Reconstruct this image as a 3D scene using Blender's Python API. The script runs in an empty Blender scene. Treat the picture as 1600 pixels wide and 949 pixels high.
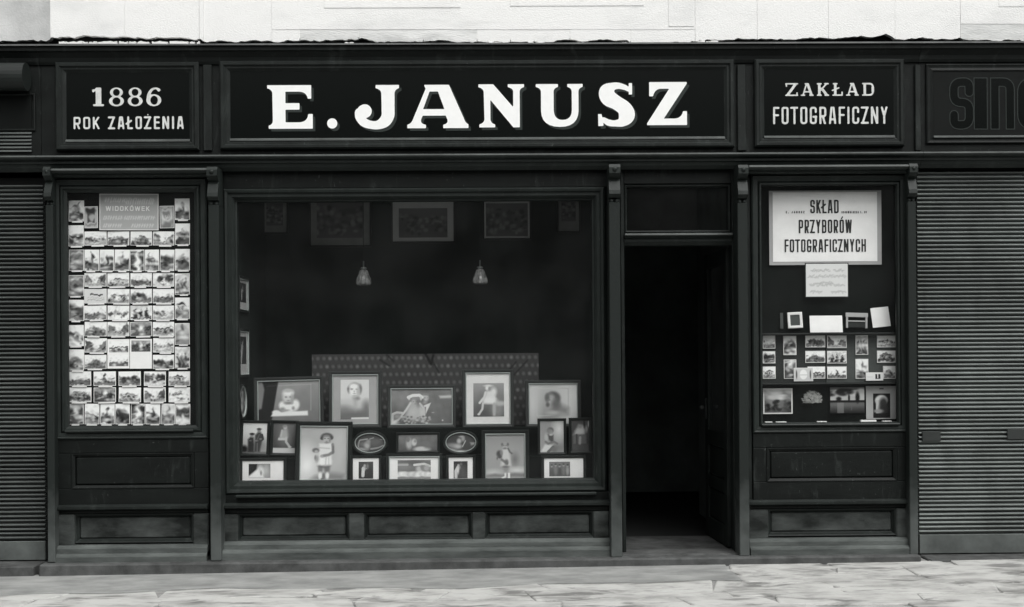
import bpy, math, random
import numpy as np
from mathutils import Matrix, Vector
random.seed(7); RNG = np.random.RandomState(7)
S = bpy.context.scene
COL = S.collection
# ------------------------------------------------------------------ camera
PX, PY, FPX = 800.0, 560.0, 1800.0          # principal point and focal length in pixels of the 1600-wide photograph
YAW, ROLL = 0.0145, 0.0070
CAM = Vector((0.0, -9.0, 1.60))
_f = Vector((math.sin(YAW), math.cos(YAW), 0)); _r0 = Vector((math.cos(YAW), -math.sin(YAW), 0)); _u0 = Vector((0, 0, 1))
_r = _r0 * math.cos(ROLL) - _u0 * math.sin(ROLL); _u = _u0 * math.cos(ROLL) + _r0 * math.sin(ROLL)
cd = bpy.data.cameras.new('camera'); cam = bpy.data.objects.new('camera', cd); COL.objects.link(cam)
m = Matrix.Identity(4)
for i in range(3):
    m[i][0] = _r[i]; m[i][1] = _u[i]; m[i][2] = -_f[i]; m[i][3] = CAM[i]
cam.matrix_world = m
cd.sensor_width = 36; cd.lens = 36 * FPX / 1600; cd.shift_x = 0; cd.shift_y = (PY - 474.5) / 1600
cd.clip_start = .05; cd.clip_end = 500
S.camera = cam
# ------------------------------------------------------------------ light
SUN_EL, SUN_AZ = math.radians(56), math.radians(150)     # azimuth from +Y towards +X: in front of the shop, to its right
w = bpy.data.worlds.new('World'); S.world = w; w.use_nodes = True
nt = w.node_tree; nt.nodes.clear()
sky = nt.nodes.new('ShaderNodeTexSky'); sky.sky_type = 'NISHITA'; sky.sun_disc = False
sky.sun_elevation = SUN_EL; sky.sun_rotation = SUN_AZ; sky.dust_density = 4; sky.air_density = 1
hs = nt.nodes.new('ShaderNodeHueSaturation'); hs.inputs['Saturation'].default_value = 0.0   # overcast grey sky
bg = nt.nodes.new('ShaderNodeBackground'); bg.inputs['Strength'].default_value = 0.13
wo = nt.nodes.new('ShaderNodeOutputWorld')
nt.links.new(sky.outputs[0], hs.inputs['Color']); nt.links.new(hs.outputs[0], bg.inputs['Color']); nt.links.new(bg.outputs[0], wo.inputs[0])
sd = bpy.data.lights.new('sun', 'SUN'); sd.energy = 1.1; sd.angle = math.radians(40); sd.color = (1, .99, .97)
so = bpy.data.objects.new('sun', sd); COL.objects.link(so)
sv = Vector((math.sin(SUN_AZ) * math.cos(SUN_EL), math.cos(SUN_AZ) * math.cos(SUN_EL), math.sin(SUN_EL)))
so.rotation_euler = sv.to_track_quat('Z', 'Y').to_euler(); so.location = (3, -6, 9)
S.view_settings.view_transform = 'Standard'; S.view_settings.look = 'None'
S.view_settings.exposure = 0.68; S.view_settings.gamma = 1.0
S.render.engine = 'CYCLES'
S.cycles.max_bounces = 6; S.cycles.diffuse_bounces = 4; S.cycles.transparent_max_bounces = 12
S.cycles.use_denoising = True; S.cycles.caustics_reflective = False; S.cycles.caustics_refractive = False
S.cycles.filter_width = 1.5

# ------------------------------------------------------------------ projection of photo pixels onto real planes
def at(px, py, Y):
    d = _f * FPX + _r * (px - PX) - _u * (py - PY)
    t = (Y - CAM.y) / d.y
    p = CAM + d * t
    return p.x, p.z
def rect(x0, y0, x1, y1, Y):
    ym, xm = (y0 + y1) / 2, (x0 + x1) / 2
    return at(x0, ym, Y)[0], at(x1, ym, Y)[0], at(xm, y1, Y)[1], at(xm, y0, Y)[1]     # x0,x1,z0,z1
def zz(py, Y, px=800): return at(px, py, Y)[1]
def xx(px, Y, py=560): return at(px, py, Y)[0]

# ------------------------------------------------------------------ materials
def mat(name, base, rough=.6, spec=.3, metal=0, var=0, scale=6, bump=0, bscale=60, stretch=(1, 1, 1), c2=None, detail=5, lo=.35, hi=.7, coords='Object'):
    M = bpy.data.materials.new(name); M.use_nodes = True
    t = M.node_tree; b = t.nodes['Principled BSDF']
    if isinstance(base, (int, float)): base = (base * .97, base, base * .985)
    b.inputs['Base Color'].default_value = (*base, 1); b.inputs['Roughness'].default_value = rough
    b.inputs['Specular IOR Level'].default_value = spec; b.inputs['Metallic'].default_value = metal
    if var or bump or c2:
        g = t.nodes.new('ShaderNodeNewGeometry'); mp = t.nodes.new('ShaderNodeMapping'); mp.inputs['Scale'].default_value = stretch
        t.links.new(g.outputs['Position'], mp.inputs[0])
    if var or c2:
        n = t.nodes.new('ShaderNodeTexNoise'); n.inputs['Scale'].default_value = scale; n.inputs['Detail'].default_value = detail; n.inputs['Roughness'].default_value = .62
        r = t.nodes.new('ShaderNodeValToRGB'); r.color_ramp.elements[0].position = lo; r.color_ramp.elements[1].position = hi
        c2 = c2 if c2 is not None else tuple(x * (1 - var) for x in base)
        if isinstance(c2, (int, float)): c2 = (c2 * .97, c2, c2 * .985)
        r.color_ramp.elements[0].color = (*c2, 1); r.color_ramp.elements[1].color = (*base, 1)
        t.links.new(mp.outputs[0], n.inputs['Vector']); t.links.new(n.outputs['Fac'], r.inputs[0]); t.links.new(r.outputs[0], b.inputs['Base Color'])
    if bump:
        n2 = t.nodes.new('ShaderNodeTexNoise'); n2.inputs['Scale'].default_value = bscale; n2.inputs['Detail'].default_value = 6
        bp = t.nodes.new('ShaderNodeBump'); bp.inputs['Strength'].default_value = bump; bp.inputs['Distance'].default_value = .01
        t.links.new(mp.outputs[0], n2.inputs['Vector']); t.links.new(n2.outputs['Fac'], bp.inputs['Height']); t.links.new(bp.outputs[0], b.inputs['Normal'])
    return M
def dark(v): return (v * .79, v * 1.0, v * .91) if v < .03 else (v * .91, v, v * .96)
M = {}
M['paint'] = mat('black_paint', dark(.0095), .55, .16, var=.45, scale=3, bump=.12, bscale=45, stretch=(1, 1, 3))
M['paint2'] = mat('worn_paint', dark(.017), .55, .2, var=.5, scale=4, bump=.15, bscale=50)
M['frame'] = mat('frame_paint', dark(.022), .5, .22, var=.35, scale=5, bump=.1, bscale=50)
M['signglass'] = mat('sign_glass', dark(.005), .22, .10)
M['dust'] = mat('dusty_paint', (.072, .079, .076), .85, .1, c2=(.015, .017, .016), scale=3.2, lo=.36, hi=.72, bump=.15, bscale=30, stretch=(1, 1, 2.2))
M['lit_edge'] = mat('lit_edge_paint', (.082, .09, .086), .6, .25, var=.45, scale=5)  # lighter tone painted on beads and edges where skylight would catch
M['panel'] = mat('matt_black_panel', dark(.006), .6, .12, var=.3, scale=5)
M['step'] = mat('dusty_step', (.108, .118, .113), .9, .1, c2=(.045, .050, .048), scale=4, bump=.2, bscale=40, lo=.3, hi=.7, stretch=(.7, 1, 3))
M['granite'] = mat('granite_sill', .10, .85, .15, c2=.05, scale=7, bump=.25, bscale=60)
M['slat'] = mat('shutter_metal', dark(.215), .5, .35, var=.45, scale=1.6, stretch=(.6, 1, 1.3), bump=.05)
M['slat_old'] = mat('dull_shutter_metal', dark(.10), .55, .3, var=.45, scale=1.6, stretch=(.6, 1, 1.3), bump=.05)
M['rail'] = mat('shutter_rail', dark(.13), .7, .2, c2=dark(.07), scale=4)
M['zinc'] = mat('zinc_flashing', .16, .5, .4, var=.5, scale=5)
M['plaster'] = mat('white_plaster', (.80, .80, .785), .9, .1, c2=(.64, .645, .635), scale=1.3, lo=.22, hi=.5, bump=.35, bscale=90, stretch=(.8, 1, 1.6))
M['plaster_dirty'] = mat('stained_plaster', (.74, .745, .73), .9, .1, c2=(.42, .43, .42), scale=2.0, lo=.3, hi=.56, bump=.4, bscale=80, stretch=(.45, 1, 1.7))
M['plaster_grey'] = mat('grey_plaster', (.64, .645, .635), .9, .1, c2=(.42, .425, .42), scale=2.2, bump=.3, bscale=70)
M['old_plaster'] = mat('old_plaster', (.30, .305, .30), .9, .1, var=.4, scale=.8)
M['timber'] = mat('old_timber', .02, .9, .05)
M['brick'] = mat('rough_brick', .12, .9, .05, var=.8, scale=14, bump=.4, bscale=40)
M['inside'] = mat('dark_interior', dark(.22), .9, .05, var=.4, scale=2)
M['awning'] = mat('awning_canvas', dark(.019), .5, .3, var=.4, scale=2)
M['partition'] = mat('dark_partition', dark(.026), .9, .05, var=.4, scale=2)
M['velvet'] = mat('dark_cloth', dark(.010), .95, .03, var=.4, scale=6)
M['floor'] = mat('worn_floor', .08, .9, .1, var=.6, scale=5)
M['stone'] = mat('pale_flagstone', (.43, .43, .415), .9, .12, c2=(.25, .25, .24), scale=3.4, lo=.30, hi=.56, bump=.5, bscale=22, stretch=(.8, 1.6, 1))
def smudge(m_, amt, scale, stretch, lo, hi, tone):
    t = m_.node_tree; b = t.nodes['Principled BSDF']; src = b.inputs['Base Color'].links[0].from_socket
    g = t.nodes.new('ShaderNodeNewGeometry'); mp = t.nodes.new('ShaderNodeMapping'); mp.inputs['Scale'].default_value = stretch; mp.inputs['Rotation'].default_value = (0, 0, .35)
    n = t.nodes.new('ShaderNodeTexNoise'); n.inputs['Scale'].default_value = scale; n.inputs['Detail'].default_value = 7; n.inputs['Roughness'].default_value = .6; n.inputs['Distortion'].default_value = .6
    mr = t.nodes.new('ShaderNodeMapRange'); mr.inputs[1].default_value = lo; mr.inputs[2].default_value = hi; mr.inputs[4].default_value = amt
    mx = t.nodes.new('ShaderNodeMix'); mx.data_type = 'RGBA'; mx.inputs[7].default_value = (*tone, 1)
    t.links.new(g.outputs['Position'], mp.inputs[0]); t.links.new(mp.outputs[0], n.inputs['Vector']); t.links.new(n.outputs['Fac'], mr.inputs[0]); t.links.new(mr.outputs[0], mx.inputs[0]); t.links.new(src, mx.inputs[6]); t.links.new(mx.outputs[2], b.inputs['Base Color'])
smudge(M['stone'], .85, 2.6, (.8, 2.2, 1), .535, .64, (.13, .13, .125)); smudge(M['stone'], .5, 9, (.7, 1.6, 1), .56, .68, (.2, .2, .195))
for k_ in ('paint', 'paint2', 'frame'): smudge(M[k_], .45, 9, (1.6, 1.6, .35), .57, .76, (.048, .055, .052)); smudge(M[k_], .8, 55, (1, 1, .5), .66, .72, (.07, .078, .074))
for k_ in ('slat', 'slat_old'): smudge(M[k_], .6, 2.2, (1.8, 1, .35), .52, .72, (.05, .054, .052))
smudge(M['plaster'], .45, 2.4, (.6, 1, 1.8), .60, .76, (.50, .505, .495)); smudge(M['plaster_dirty'], .6, 3, (.35, 1, 2.2), .50, .66, (.36, .365, .36))
M['apron'] = mat('cement_apron', (.30, .305, .295), .92, .1, c2=(.17, .174, .17), scale=3.5, lo=.3, hi=.65, bump=.5, bscale=35, stretch=(.8, 1.5, 1)); smudge(M['apron'], .6, 3.2, (.8, 1.8, 1), .54, .70, (.17, .172, .168))
M['joint'] = mat('joint_soil', (.33, .33, .32), .95, .05, var=.6, scale=9, bump=.3)
M['road'] = mat('road_stone', .22, .9, .1, var=.4, scale=3, bump=.5, bscale=20)
M['kerb'] = mat('kerb_stone', .3, .9, .1, var=.3, scale=6)
M['white'] = mat('white_letter', (.86, .865, .85), .6, .2, var=.05, scale=20)
M['cream'] = mat('pale_letter', (.70, .71, .69), .6, .2, var=.28, scale=22)
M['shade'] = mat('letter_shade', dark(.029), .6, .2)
M['ink'] = mat('poster_ink', .035, .8, .1)
M['outline'] = mat('letter_outline', dark(.024), .6, .2)
M['wood'] = mat('black_frame_wood', dark(.012), .4, .3)
M['brown'] = mat('dark_frame_wood', dark(.034), .4, .35)
M['gold'] = mat('gilt_bead', dark(.36), .45, .5)
M['paper'] = mat('white_paper', (.90, .905, .89), .85, .1, var=.08, scale=9)
M['card'] = mat('pale_card', (.78, .785, .77), .85, .1, var=.12, scale=8)
M['mat'] = mat('grey_mount', (.42, .425, .42), .85, .1, var=.1, scale=6)
M['opal'] = mat('frosted_lamp_glass', (.42, .43, .42), .18, .7, var=.75, scale=26)
M['brass'] = mat('lamp_brass', dark(.3), .4, .5, metal=.7)
M['cord'] = mat('lamp_cord', .012, .8, .1)
M['pale'] = mat('dried_petal', (.5, .51, .49), .9, .1, var=.5, scale=40)
M['board'] = mat('grey_board', dark(.085), .9, .05, var=.2, scale=8)
M['dim_mount'] = mat('yellowed_mount', (.21, .215, .21), .9, .05, var=.25, scale=8)
M['board_dark'] = mat('dark_board', dark(.04), .9, .05, var=.2, scale=8)
M['iron'] = mat('lock_iron', dark(.035), .6, .2)
def splash_mat():
    m_ = mat('splashed_pilaster_paint', dark(.016), .6, .2, bump=.15, bscale=40); t = m_.node_tree; b = t.nodes['Principled BSDF']
    g = t.nodes.new('ShaderNodeNewGeometry'); sp = t.nodes.new('ShaderNodeSeparateXYZ'); n = t.nodes.new('ShaderNodeTexNoise'); n.inputs['Scale'].default_value = 7; n.inputs['Detail'].default_value = 6
    a = t.nodes.new('ShaderNodeMath'); a.operation = 'MULTIPLY_ADD'; a.inputs[1].default_value = .75; mr = t.nodes.new('ShaderNodeMapRange'); mr.inputs[1].default_value = 1.02; mr.inputs[2].default_value = .45
    mx = t.nodes.new('ShaderNodeMix'); mx.data_type = 'RGBA'; mx.inputs[6].default_value = (*dark(.016), 1); mx.inputs[7].default_value = (.080, .088, .085, 1)
    t.links.new(g.outputs['Position'], sp.inputs[0]); t.links.new(g.outputs['Position'], n.inputs['Vector']); t.links.new(n.outputs['Fac'], a.inputs[0]); t.links.new(sp.outputs['Z'], a.inputs[2])
    t.links.new(a.outputs[0], mr.inputs[0]); t.links.new(mr.outputs[0], mx.inputs[0]); t.links.new(mx.outputs[2], b.inputs['Base Color']); return m_
M['pilaster'] = splash_mat()
def glass_mat(name, tint=.97, dust=.0):
    m_ = bpy.data.materials.new(name); m_.use_nodes = True; t = m_.node_tree; t.nodes.clear()
    o = t.nodes.new('ShaderNodeOutputMaterial'); tr = t.nodes.new('ShaderNodeBsdfTransparent'); tr.inputs[0].default_value = (tint, tint, tint, 1)
    gl = t.nodes.new('ShaderNodeBsdfGlossy'); gl.inputs['Roughness'].default_value = .0
    fr = t.nodes.new('ShaderNodeFresnel'); ge = t.nodes.new('ShaderNodeNewGeometry'); mm = t.nodes.new('ShaderNodeMath'); mm.operation = 'MULTIPLY_ADD'
    mm.inputs[1].default_value = 1 / 1.45 - 1.45; mm.inputs[2].default_value = 1.45      # a thin pane reflects alike from both sides
    t.links.new(ge.outputs['Backfacing'], mm.inputs[0]); t.links.new(mm.outputs[0], fr.inputs['IOR'])
    mx = t.nodes.new('ShaderNodeMixShader')
    t.links.new(fr.outputs[0], mx.inputs[0]); t.links.new(tr.outputs[0], mx.inputs[1]); t.links.new(gl.outputs[0], mx.inputs[2])
    last = mx
    if dust:  # dust film, its pale patches also standing in for faint reflections
        df = t.nodes.new('ShaderNodeBsdfDiffuse'); df.inputs[0].default_value = (.5, .52, .51, 1)
        m2 = t.nodes.new('ShaderNodeMixShader'); g2 = t.nodes.new('ShaderNodeNewGeometry'); n2 = t.nodes.new('ShaderNodeTexNoise'); n2.inputs['Scale'].default_value = 1.7; n2.inputs['Detail'].default_value = 6; r2 = t.nodes.new('ShaderNodeMapRange'); r2.inputs[1].default_value = .35; r2.inputs[2].default_value = .72; r2.inputs[3].default_value = dust * .35; r2.inputs[4].default_value = dust * 2.4
        t.links.new(g2.outputs['Position'], n2.inputs['Vector']); t.links.new(n2.outputs['Fac'], r2.inputs[0]); t.links.new(r2.outputs[0], m2.inputs[0])
        t.links.new(mx.outputs[0], m2.inputs[1]); t.links.new(df.outputs[0], m2.inputs[2]); last = m2
    t.links.new(last.outputs[0], o.inputs[0]); return m_
M['glass'] = glass_mat('window_glass', .97, .008)
M['clear'] = glass_mat('picture_glass', .97)
def print_mat():
    m_ = bpy.data.materials.new('photo_print'); m_.use_nodes = True; t = m_.node_tree; b = t.nodes['Principled BSDF']
    a = t.nodes.new('ShaderNodeAttribute'); a.attribute_name = 'Col'
    t.links.new(a.outputs['Color'], b.inputs['Base Color']); b.inputs['Roughness'].default_value = .5; b.inputs['Specular IOR Level'].default_value = .2
    return m_
M['print'] = print_mat()

# ------------------------------------------------------------------ object helpers
class MB:
    def __init__(s): s.v = []; s.f = []
    def quad(s, a, b, c, d):
        n = len(s.v); s.v += [a, b, c, d]; s.f.append((n, n + 1, n + 2, n + 3)); return s
    def poly(s, pts):
        n = len(s.v); s.v += list(pts); s.f.append(tuple(range(n, n + len(pts)))); return s
    def box(s, x0, x1, y0, y1, z0, z1, c=.004):
        c = min(c, abs(x1 - x0) * .3, abs(y1 - y0) * .3, abs(z1 - z0) * .3)
        X, Y, Z = (x0, x1), (y0, y1), (z0, z1); n = len(s.v); ix = {}
        for i in (0, 1):
            for j in (0, 1):
                for k in (0, 1):
                    dx, dy, dz = (c, -c)[i], (c, -c)[j], (c, -c)[k]
                    for ax, p in enumerate(((X[i], Y[j] + dy, Z[k] + dz), (X[i] + dx, Y[j], Z[k] + dz), (X[i] + dx, Y[j] + dy, Z[k]))):
                        ix[i, j, k, ax] = len(s.v); s.v.append(p)
        F = s.f
        def q(*a, flip=False):
            t = tuple(ix[b] for b in a); F.append(t[::-1] if flip else t)
        q((0,0,0,0),(0,0,1,0),(0,1,1,0),(0,1,0,0)); q((1,0,0,0),(1,1,0,0),(1,1,1,0),(1,0,1,0))
        q((0,0,0,1),(1,0,0,1),(1,0,1,1),(0,0,1,1)); q((0,1,0,1),(0,1,1,1),(1,1,1,1),(1,1,0,1))
        q((0,0,0,2),(0,1,0,2),(1,1,0,2),(1,0,0,2)); q((0,0,1,2),(1,0,1,2),(1,1,1,2),(0,1,1,2))
        for i in (0, 1):
            for j in (0, 1):
                q((i,j,0,0),(i,j,1,0),(i,j,1,1),(i,j,0,1)); q((i,0,j,0),(i,1,j,0),(i,1,j,2),(i,0,j,2)); q((0,i,j,1),(1,i,j,1),(1,i,j,2),(0,i,j,2))
                for k in (0, 1): q((i,j,k,0),(i,j,k,1),(i,j,k,2))
        return s
    def prism_x(s, x0, x1, prof):           # closed profile of (y,z) run along x
        n = len(s.v); k = len(prof)
        s.v += [(x0, y, z) for y, z in prof] + [(x1, y, z) for y, z in prof]
        for i in range(k):
            j = (i + 1) % k; s.f.append((n + i, n + k + i, n + k + j, n + j))
        s.f.append(tuple(n + i for i in range(k))); s.f.append(tuple(n + k + i for i in range(k))[::-1]); return s
    def loop(s, x0, x1, z0, z1, prof):      # mitred rectangular frame; prof = closed list of (inset from outer edge, y)
        n = len(s.v); k = len(prof)
        for cx, cz, sx, sz in ((x0, z0, 1, 1), (x1, z0, -1, 1), (x1, z1, -1, -1), (x0, z1, 1, -1)):
            s.v += [(cx + sx * d, y, cz + sz * d) for d, y in prof]
        for a in range(4):
            b = (a + 1) % 4
            for i in range(k):
                j = (i + 1) % k; s.f.append((n + a * k + i, n + b * k + i, n + b * k + j, n + a * k + j))
        return s
    def ell_loop(s, cx, cz, rx, rz, prof, n_=40):
        n = len(s.v); k = len(prof)
        for a in range(n_):
            th = 2 * math.pi * a / n_
            s.v += [(cx + (rx - d) * math.cos(th), y, cz + (rz - d) * math.sin(th)) for d, y in prof]
        for a in range(n_):
            b = (a + 1) % n_
            for i in range(k):
                j = (i + 1) % k; s.f.append((n + a * k + i, n + b * k + i, n + b * k + j, n + a * k + j))
        return s
    def lathe(s, cx, cy, prof, n_=20, wob=None):       # prof list of (r,z)
        n = len(s.v); k = len(prof)
        for a in range(n_):
            th = 2 * math.pi * a / n_
            for i, (r, z) in enumerate(prof):
                rr = r * (1 + (wob(th, i / (k - 1)) if wob else 0)); s.v.append((cx + rr * math.cos(th), cy + rr * math.sin(th), z))
        for a in range(n_):
            b = (a + 1) % n_
            for i in range(k - 1): s.f.append((n + a * k + i, n + b * k + i, n + b * k + i + 1, n + a * k + i + 1))
        return s
    def ball(s, cx, cy, cz, r, n_=10):
        pr = [(r * math.sin(math.pi * i / 6) + 1e-5, cz - r * math.cos(math.pi * i / 6)) for i in range(7)]
        return s.lathe(cx, cy, pr, n_)
    def data(s, name, material, off=(0, 0, 0), smooth=False):
        me = bpy.data.meshes.new(name); me.from_pydata([(a - off[0], b - off[1], c - off[2]) for a, b, c in s.v], [], s.f)
        me.materials.append(material)
        import bmesh
        bm = bmesh.new(); bm.from_mesh(me); bmesh.ops.recalc_face_normals(bm, faces=bm.faces); bm.to_mesh(me); bm.free()
        if smooth: me.shade_smooth()
        return me
def link(o, parent=None):
    COL.objects.link(o)
    if parent: o.parent = parent
    return o
def wloc(p):
    v = Vector((0, 0, 0))
    while p: v += p.location; p = p.parent
    return v
def obj(name, mb, material, parent=None, local=False, smooth=False, loc=None):
    """local=True: mesh coordinates are already the parent's own; else world coordinates, the parent unrotated"""
    off = (0, 0, 0) if local or not parent else tuple(wloc(parent))
    if not parent and loc: off = loc
    me = mb.data(name, material if not isinstance(material, str) else M[material], off, smooth)
    o = bpy.data.objects.new(name, me)
    if not parent and loc: o.location = loc
    return link(o, parent)
def tag(o, label=None, cat=None, group=None, kind=None):
    for k, v in (('label', label), ('category', cat), ('group', group), ('kind', kind)):
        if v: o[k] = v
    return o
def thing(name, label, cat, loc=(0, 0, 0), rot=(0, 0, 0), group=None):
    o = bpy.data.objects.new(name, None); o.location = loc; o.rotation_euler = rot; o.empty_display_size = .1
    return tag(link(o), label, cat, group)

# ------------------------------------------------------------------ signed-distance lettering
def arcpath(pts, r):
    """polyline with rounded corners; points (x,y) or (x,y,radius)"""
    out = []
    for i, p in enumerate(pts):
        rr = p[2] if len(p) > 2 else 0
        if i in (0, len(pts) - 1) or rr == 0: out.append((p[0], p[1])); continue
        a, b, c = np.array(pts[i - 1][:2], float), np.array(p[:2], float), np.array(pts[i + 1][:2], float)
        u, v = (a - b), (c - b); lu, lv = np.linalg.norm(u), np.linalg.norm(v); q = min(rr, lu * .5, lv * .5)
        s, e = b + u / lu * q, b + v / lv * q
        for t in np.linspace(0, 1, 7): out.append(tuple((1 - t) ** 2 * s + 2 * t * (1 - t) * b + t * t * e))
    return out
def sd_line(X, Y, pts, half):
    d = np.full(X.shape, 1e9)
    for (ax, ay), (bx, by) in zip(pts[:-1], pts[1:]):
        dx, dy = bx - ax, by - ay; L = dx * dx + dy * dy + 1e-12
        t = np.clip(((X - ax) * dx + (Y - ay) * dy) / L, 0, 1)
        d = np.minimum(d, np.hypot(X - ax - t * dx, Y - ay - t * dy))
    return d - half
def sd_poly(X, Y, pts):
    d = np.full(X.shape, 1e9); s = np.zeros(X.shape, bool); n = len(pts)
    for i in range(n):
        (ax, ay), (bx, by) = pts[i], pts[(i + 1) % n]
        dx, dy = bx - ax, by - ay; L = dx * dx + dy * dy + 1e-12
        t = np.clip(((X - ax) * dx + (Y - ay) * dy) / L, 0, 1)
        d = np.minimum(d, np.hypot(X - ax - t * dx, Y - ay - t * dy))
        c = ((ay <= Y) & (by > Y)) | ((by <= Y) & (ay > Y))
        with np.errstate(divide='ignore', invalid='ignore'): xi = ax + (Y - ay) / (by - ay if by != ay else 1e-9) * dx
        s ^= c & (X < xi)
    return np.where(s, -d, d)
def sd_blob(X, Y, pts):      # brush stroke of varying half-width: (x,y,r)
    d = np.full(X.shape, 1e9)
    for (ax, ay, ar), (bx, by, br) in zip(pts[:-1], pts[1:]):
        for t in np.linspace(0, 1, 14): d = np.minimum(d, np.hypot(X - ax - t * (bx - ax), Y - ay - t * (by - ay)) - ar - t * (br - ar))
    return d
def catmull(pts, n=8):
    P = [np.array(p, float) for p in pts]; P = [2 * P[0] - P[1]] + P + [2 * P[-1] - P[-2]]; out = []
    for i in range(1, len(P) - 2):
        for t in np.linspace(0, 1, n, endpoint=False):
            a, b, c, d = P[i - 1:i + 3]
            out.append(tuple(.5 * (2 * b + (c - a) * t + (2 * a - 5 * b + 4 * c - d) * t * t + (3 * b - a - 3 * c + d) * t ** 3)))
    out.append(tuple(P[-2])); return out
def contour(D, xs, zs, y):
    """flat mesh of the region D<0 (marching squares); xs, zs world coordinates of grid columns and rows"""
    mb = MB(); nz, nx = D.shape; ins = D < 0
    for j in range(nz - 1):
        i = 0
        while i < nx - 1:
            c = (ins[j, i], ins[j, i + 1], ins[j + 1, i + 1], ins[j + 1, i])
            if all(c):
                k = i
                while k < nx - 1 and ins[j, k] and ins[j, k + 1] and ins[j + 1, k] and ins[j + 1, k + 1]: k += 1
                mb.quad((xs[i], y, zs[j]), (xs[k], y, zs[j]), (xs[k], y, zs[j + 1]), (xs[i], y, zs[j + 1])); i = k; continue
            if any(c):
                q = [(i, j), (i + 1, j), (i + 1, j + 1), (i, j + 1)]; pts = []
                for a in range(4):
                    (ia, ja), (ib, jb) = q[a], q[(a + 1) % 4]
                    if ins[ja, ia]: pts.append((xs[ia], y, zs[ja]))
                    if ins[ja, ia] != ins[jb, ib]:
                        da, db = D[ja, ia], D[jb, ib]; t = da / (da - db)
                        pts.append((xs[ia] + t * (xs[ib] - xs[ia]), y, zs[ja] + t * (zs[jb] - zs[ja])))
                if len(pts) > 2: mb.poly(pts)
            i += 1
    return mb
def sans(ch, X, Y, w, t, r=.2):
    a = t / 2; L, R, T, B, Mi = a, w - a, 1 - a, a, .52; r = min(r, w * .45); P = []
    if ch in 'AĄ': P = [[(a * .8, -.1), (w * .40, 1.1)], [(w - a * .8, -.1), (w * .60, 1.1)], [(w * .2, .27), (w * .8, .27)]]
    elif ch == 'B': P = [[(L, -.1), (L, 1.1)], [(L, T), (R, T, r), (R, Mi, r), (L, Mi)], [(L, Mi), (R, Mi, r), (R, B, r), (L, B)]]
    elif ch == 'C': P = [[(R, .68), (R, T, r), (L, T, r), (L, B, r), (R, B, r), (R, .32)]]
    elif ch == 'D': P = [[(L, -.1), (L, 1.1)], [(L, T), (R, T, r), (R, B, r), (L, B)]]
    elif ch == 'E': P = [[(L, -.1), (L, 1.1)], [(L, T), (w, T)], [(L, Mi), (w * .85, Mi)], [(L, B), (w, B)]]
    elif ch == 'F': P = [[(L, -.1), (L, 1.1)], [(L, T), (w, T)], [(L, Mi), (w * .85, Mi)]]
    elif ch == 'G': P = [[(R, .70), (R, T, r), (L, T, r), (L, B, r), (R, B, r), (R, .44)], [(w * .5, .42), (w, .42)]]
    elif ch == 'H': P = [[(L, -.1), (L, 1.1)], [(R, -.1), (R, 1.1)], [(L, Mi), (R, Mi)]]
    elif ch == 'I': P = [[(w / 2, -.1), (w / 2, 1.1)]]
    elif ch == 'J': P = [[(R, 1.1), (R, B, r), (L, B, r), (L, .3)]]
    elif ch == 'K': P = [[(L, -.1), (L, 1.1)], [(L, .38), (R + .02, 1.05)], [(w * .38, .55), (R + .02, -.05)]]
    elif ch in 'LŁ':
        P = [[(L, -.1), (L, 1.1)], [(L, B), (w, B)]]
        if ch == 'Ł': P.append([(-.06, .42), (w * .72, .66)])
    elif ch == 'N': P = [[(L, -.1), (L, 1.1)], [(R, -.1), (R, 1.1)], [(L, 1.02), (R, -.02)]]
    elif ch == 'n': P = [[(L, -.1), (L, 1.1)], [(L, T), (R, T, r), (R, -.1)]]
    elif ch in 'OÓ': P = [[(w / 2, T), (R, T, r), (R, B, r), (L, B, r), (L, T, r), (w / 2, T)]]
    elif ch == 'P': P = [[(L, -.1), (L, 1.1)], [(L, T), (R, T, r), (R, .42, r), (L, .42)]]
    elif ch == 'R': P = [[(L, -.1), (L, 1.1)], [(L, T), (R, T, r), (R, .45, r), (L, .45)], [(w * .5, .45), (R, -.06)]]
    elif ch == 'S': P = [[(R, .72), (R, T, r), (L, T, r), (L, Mi, r), (R, Mi, r), (R, B, r), (L, B, r), (L, .28)]]
    elif ch == 'T': P = [[(w / 2, -.1), (w / 2, 1.1)], [(0, T), (w, T)]]
    elif ch == 'U': P = [[(L, 1.1), (L, B, r), (R, B, r), (R, 1.1)]]
    elif ch == 'W': P = [[(L * .8, 1.1), (w * .27, -.05)], [(w * .27, -.05), (w * .5, .95)], [(w * .5, .95), (w * .73, -.05)], [(w * .73, -.05), (w - L * .8, 1.1)]]
    elif ch == 'Y': P = [[(a * .7, 1.05), (w / 2, .45)], [(w - a * .7, 1.05), (w / 2, .45)], [(w / 2, .45), (w / 2, -.1)]]
    elif ch in 'ZŻ': P = [[(0, T), (w, T)], [(R, T), (L, B)], [(0, B), (w, B)]]
    elif ch == '8': P = [[(w / 2, T), (R, T, r), (R, Mi, r), (L, Mi, r), (L, T, r), (w / 2, T)], [(w / 2, Mi), (R, Mi, r), (R, B, r), (L, B, r), (L, Mi, r), (w / 2, Mi)]]
    elif ch == '2': P = [[(L, .72), (L, T, r), (R, T, r), (R, .55, r), (L, B)], [(0, B), (w, B)]]
    elif ch == '0': P = [[(w / 2, T), (R, T, r), (R, B, r), (L, B, r), (L, T, r), (w / 2, T)]]
    elif ch == '.': return np.maximum(np.abs(X - w / 2) - t * .6, np.abs(Y - t * .6) - t * .6)
    d = np.full(X.shape, 1e9)
    for p in P: d = np.minimum(d, sd_line(X, Y, arcpath(p, r), a))
    d = np.maximum(d, np.maximum(-Y, Y - 1)); d = np.maximum(d, np.maximum(-.14 - X, X - w - .02))
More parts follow.
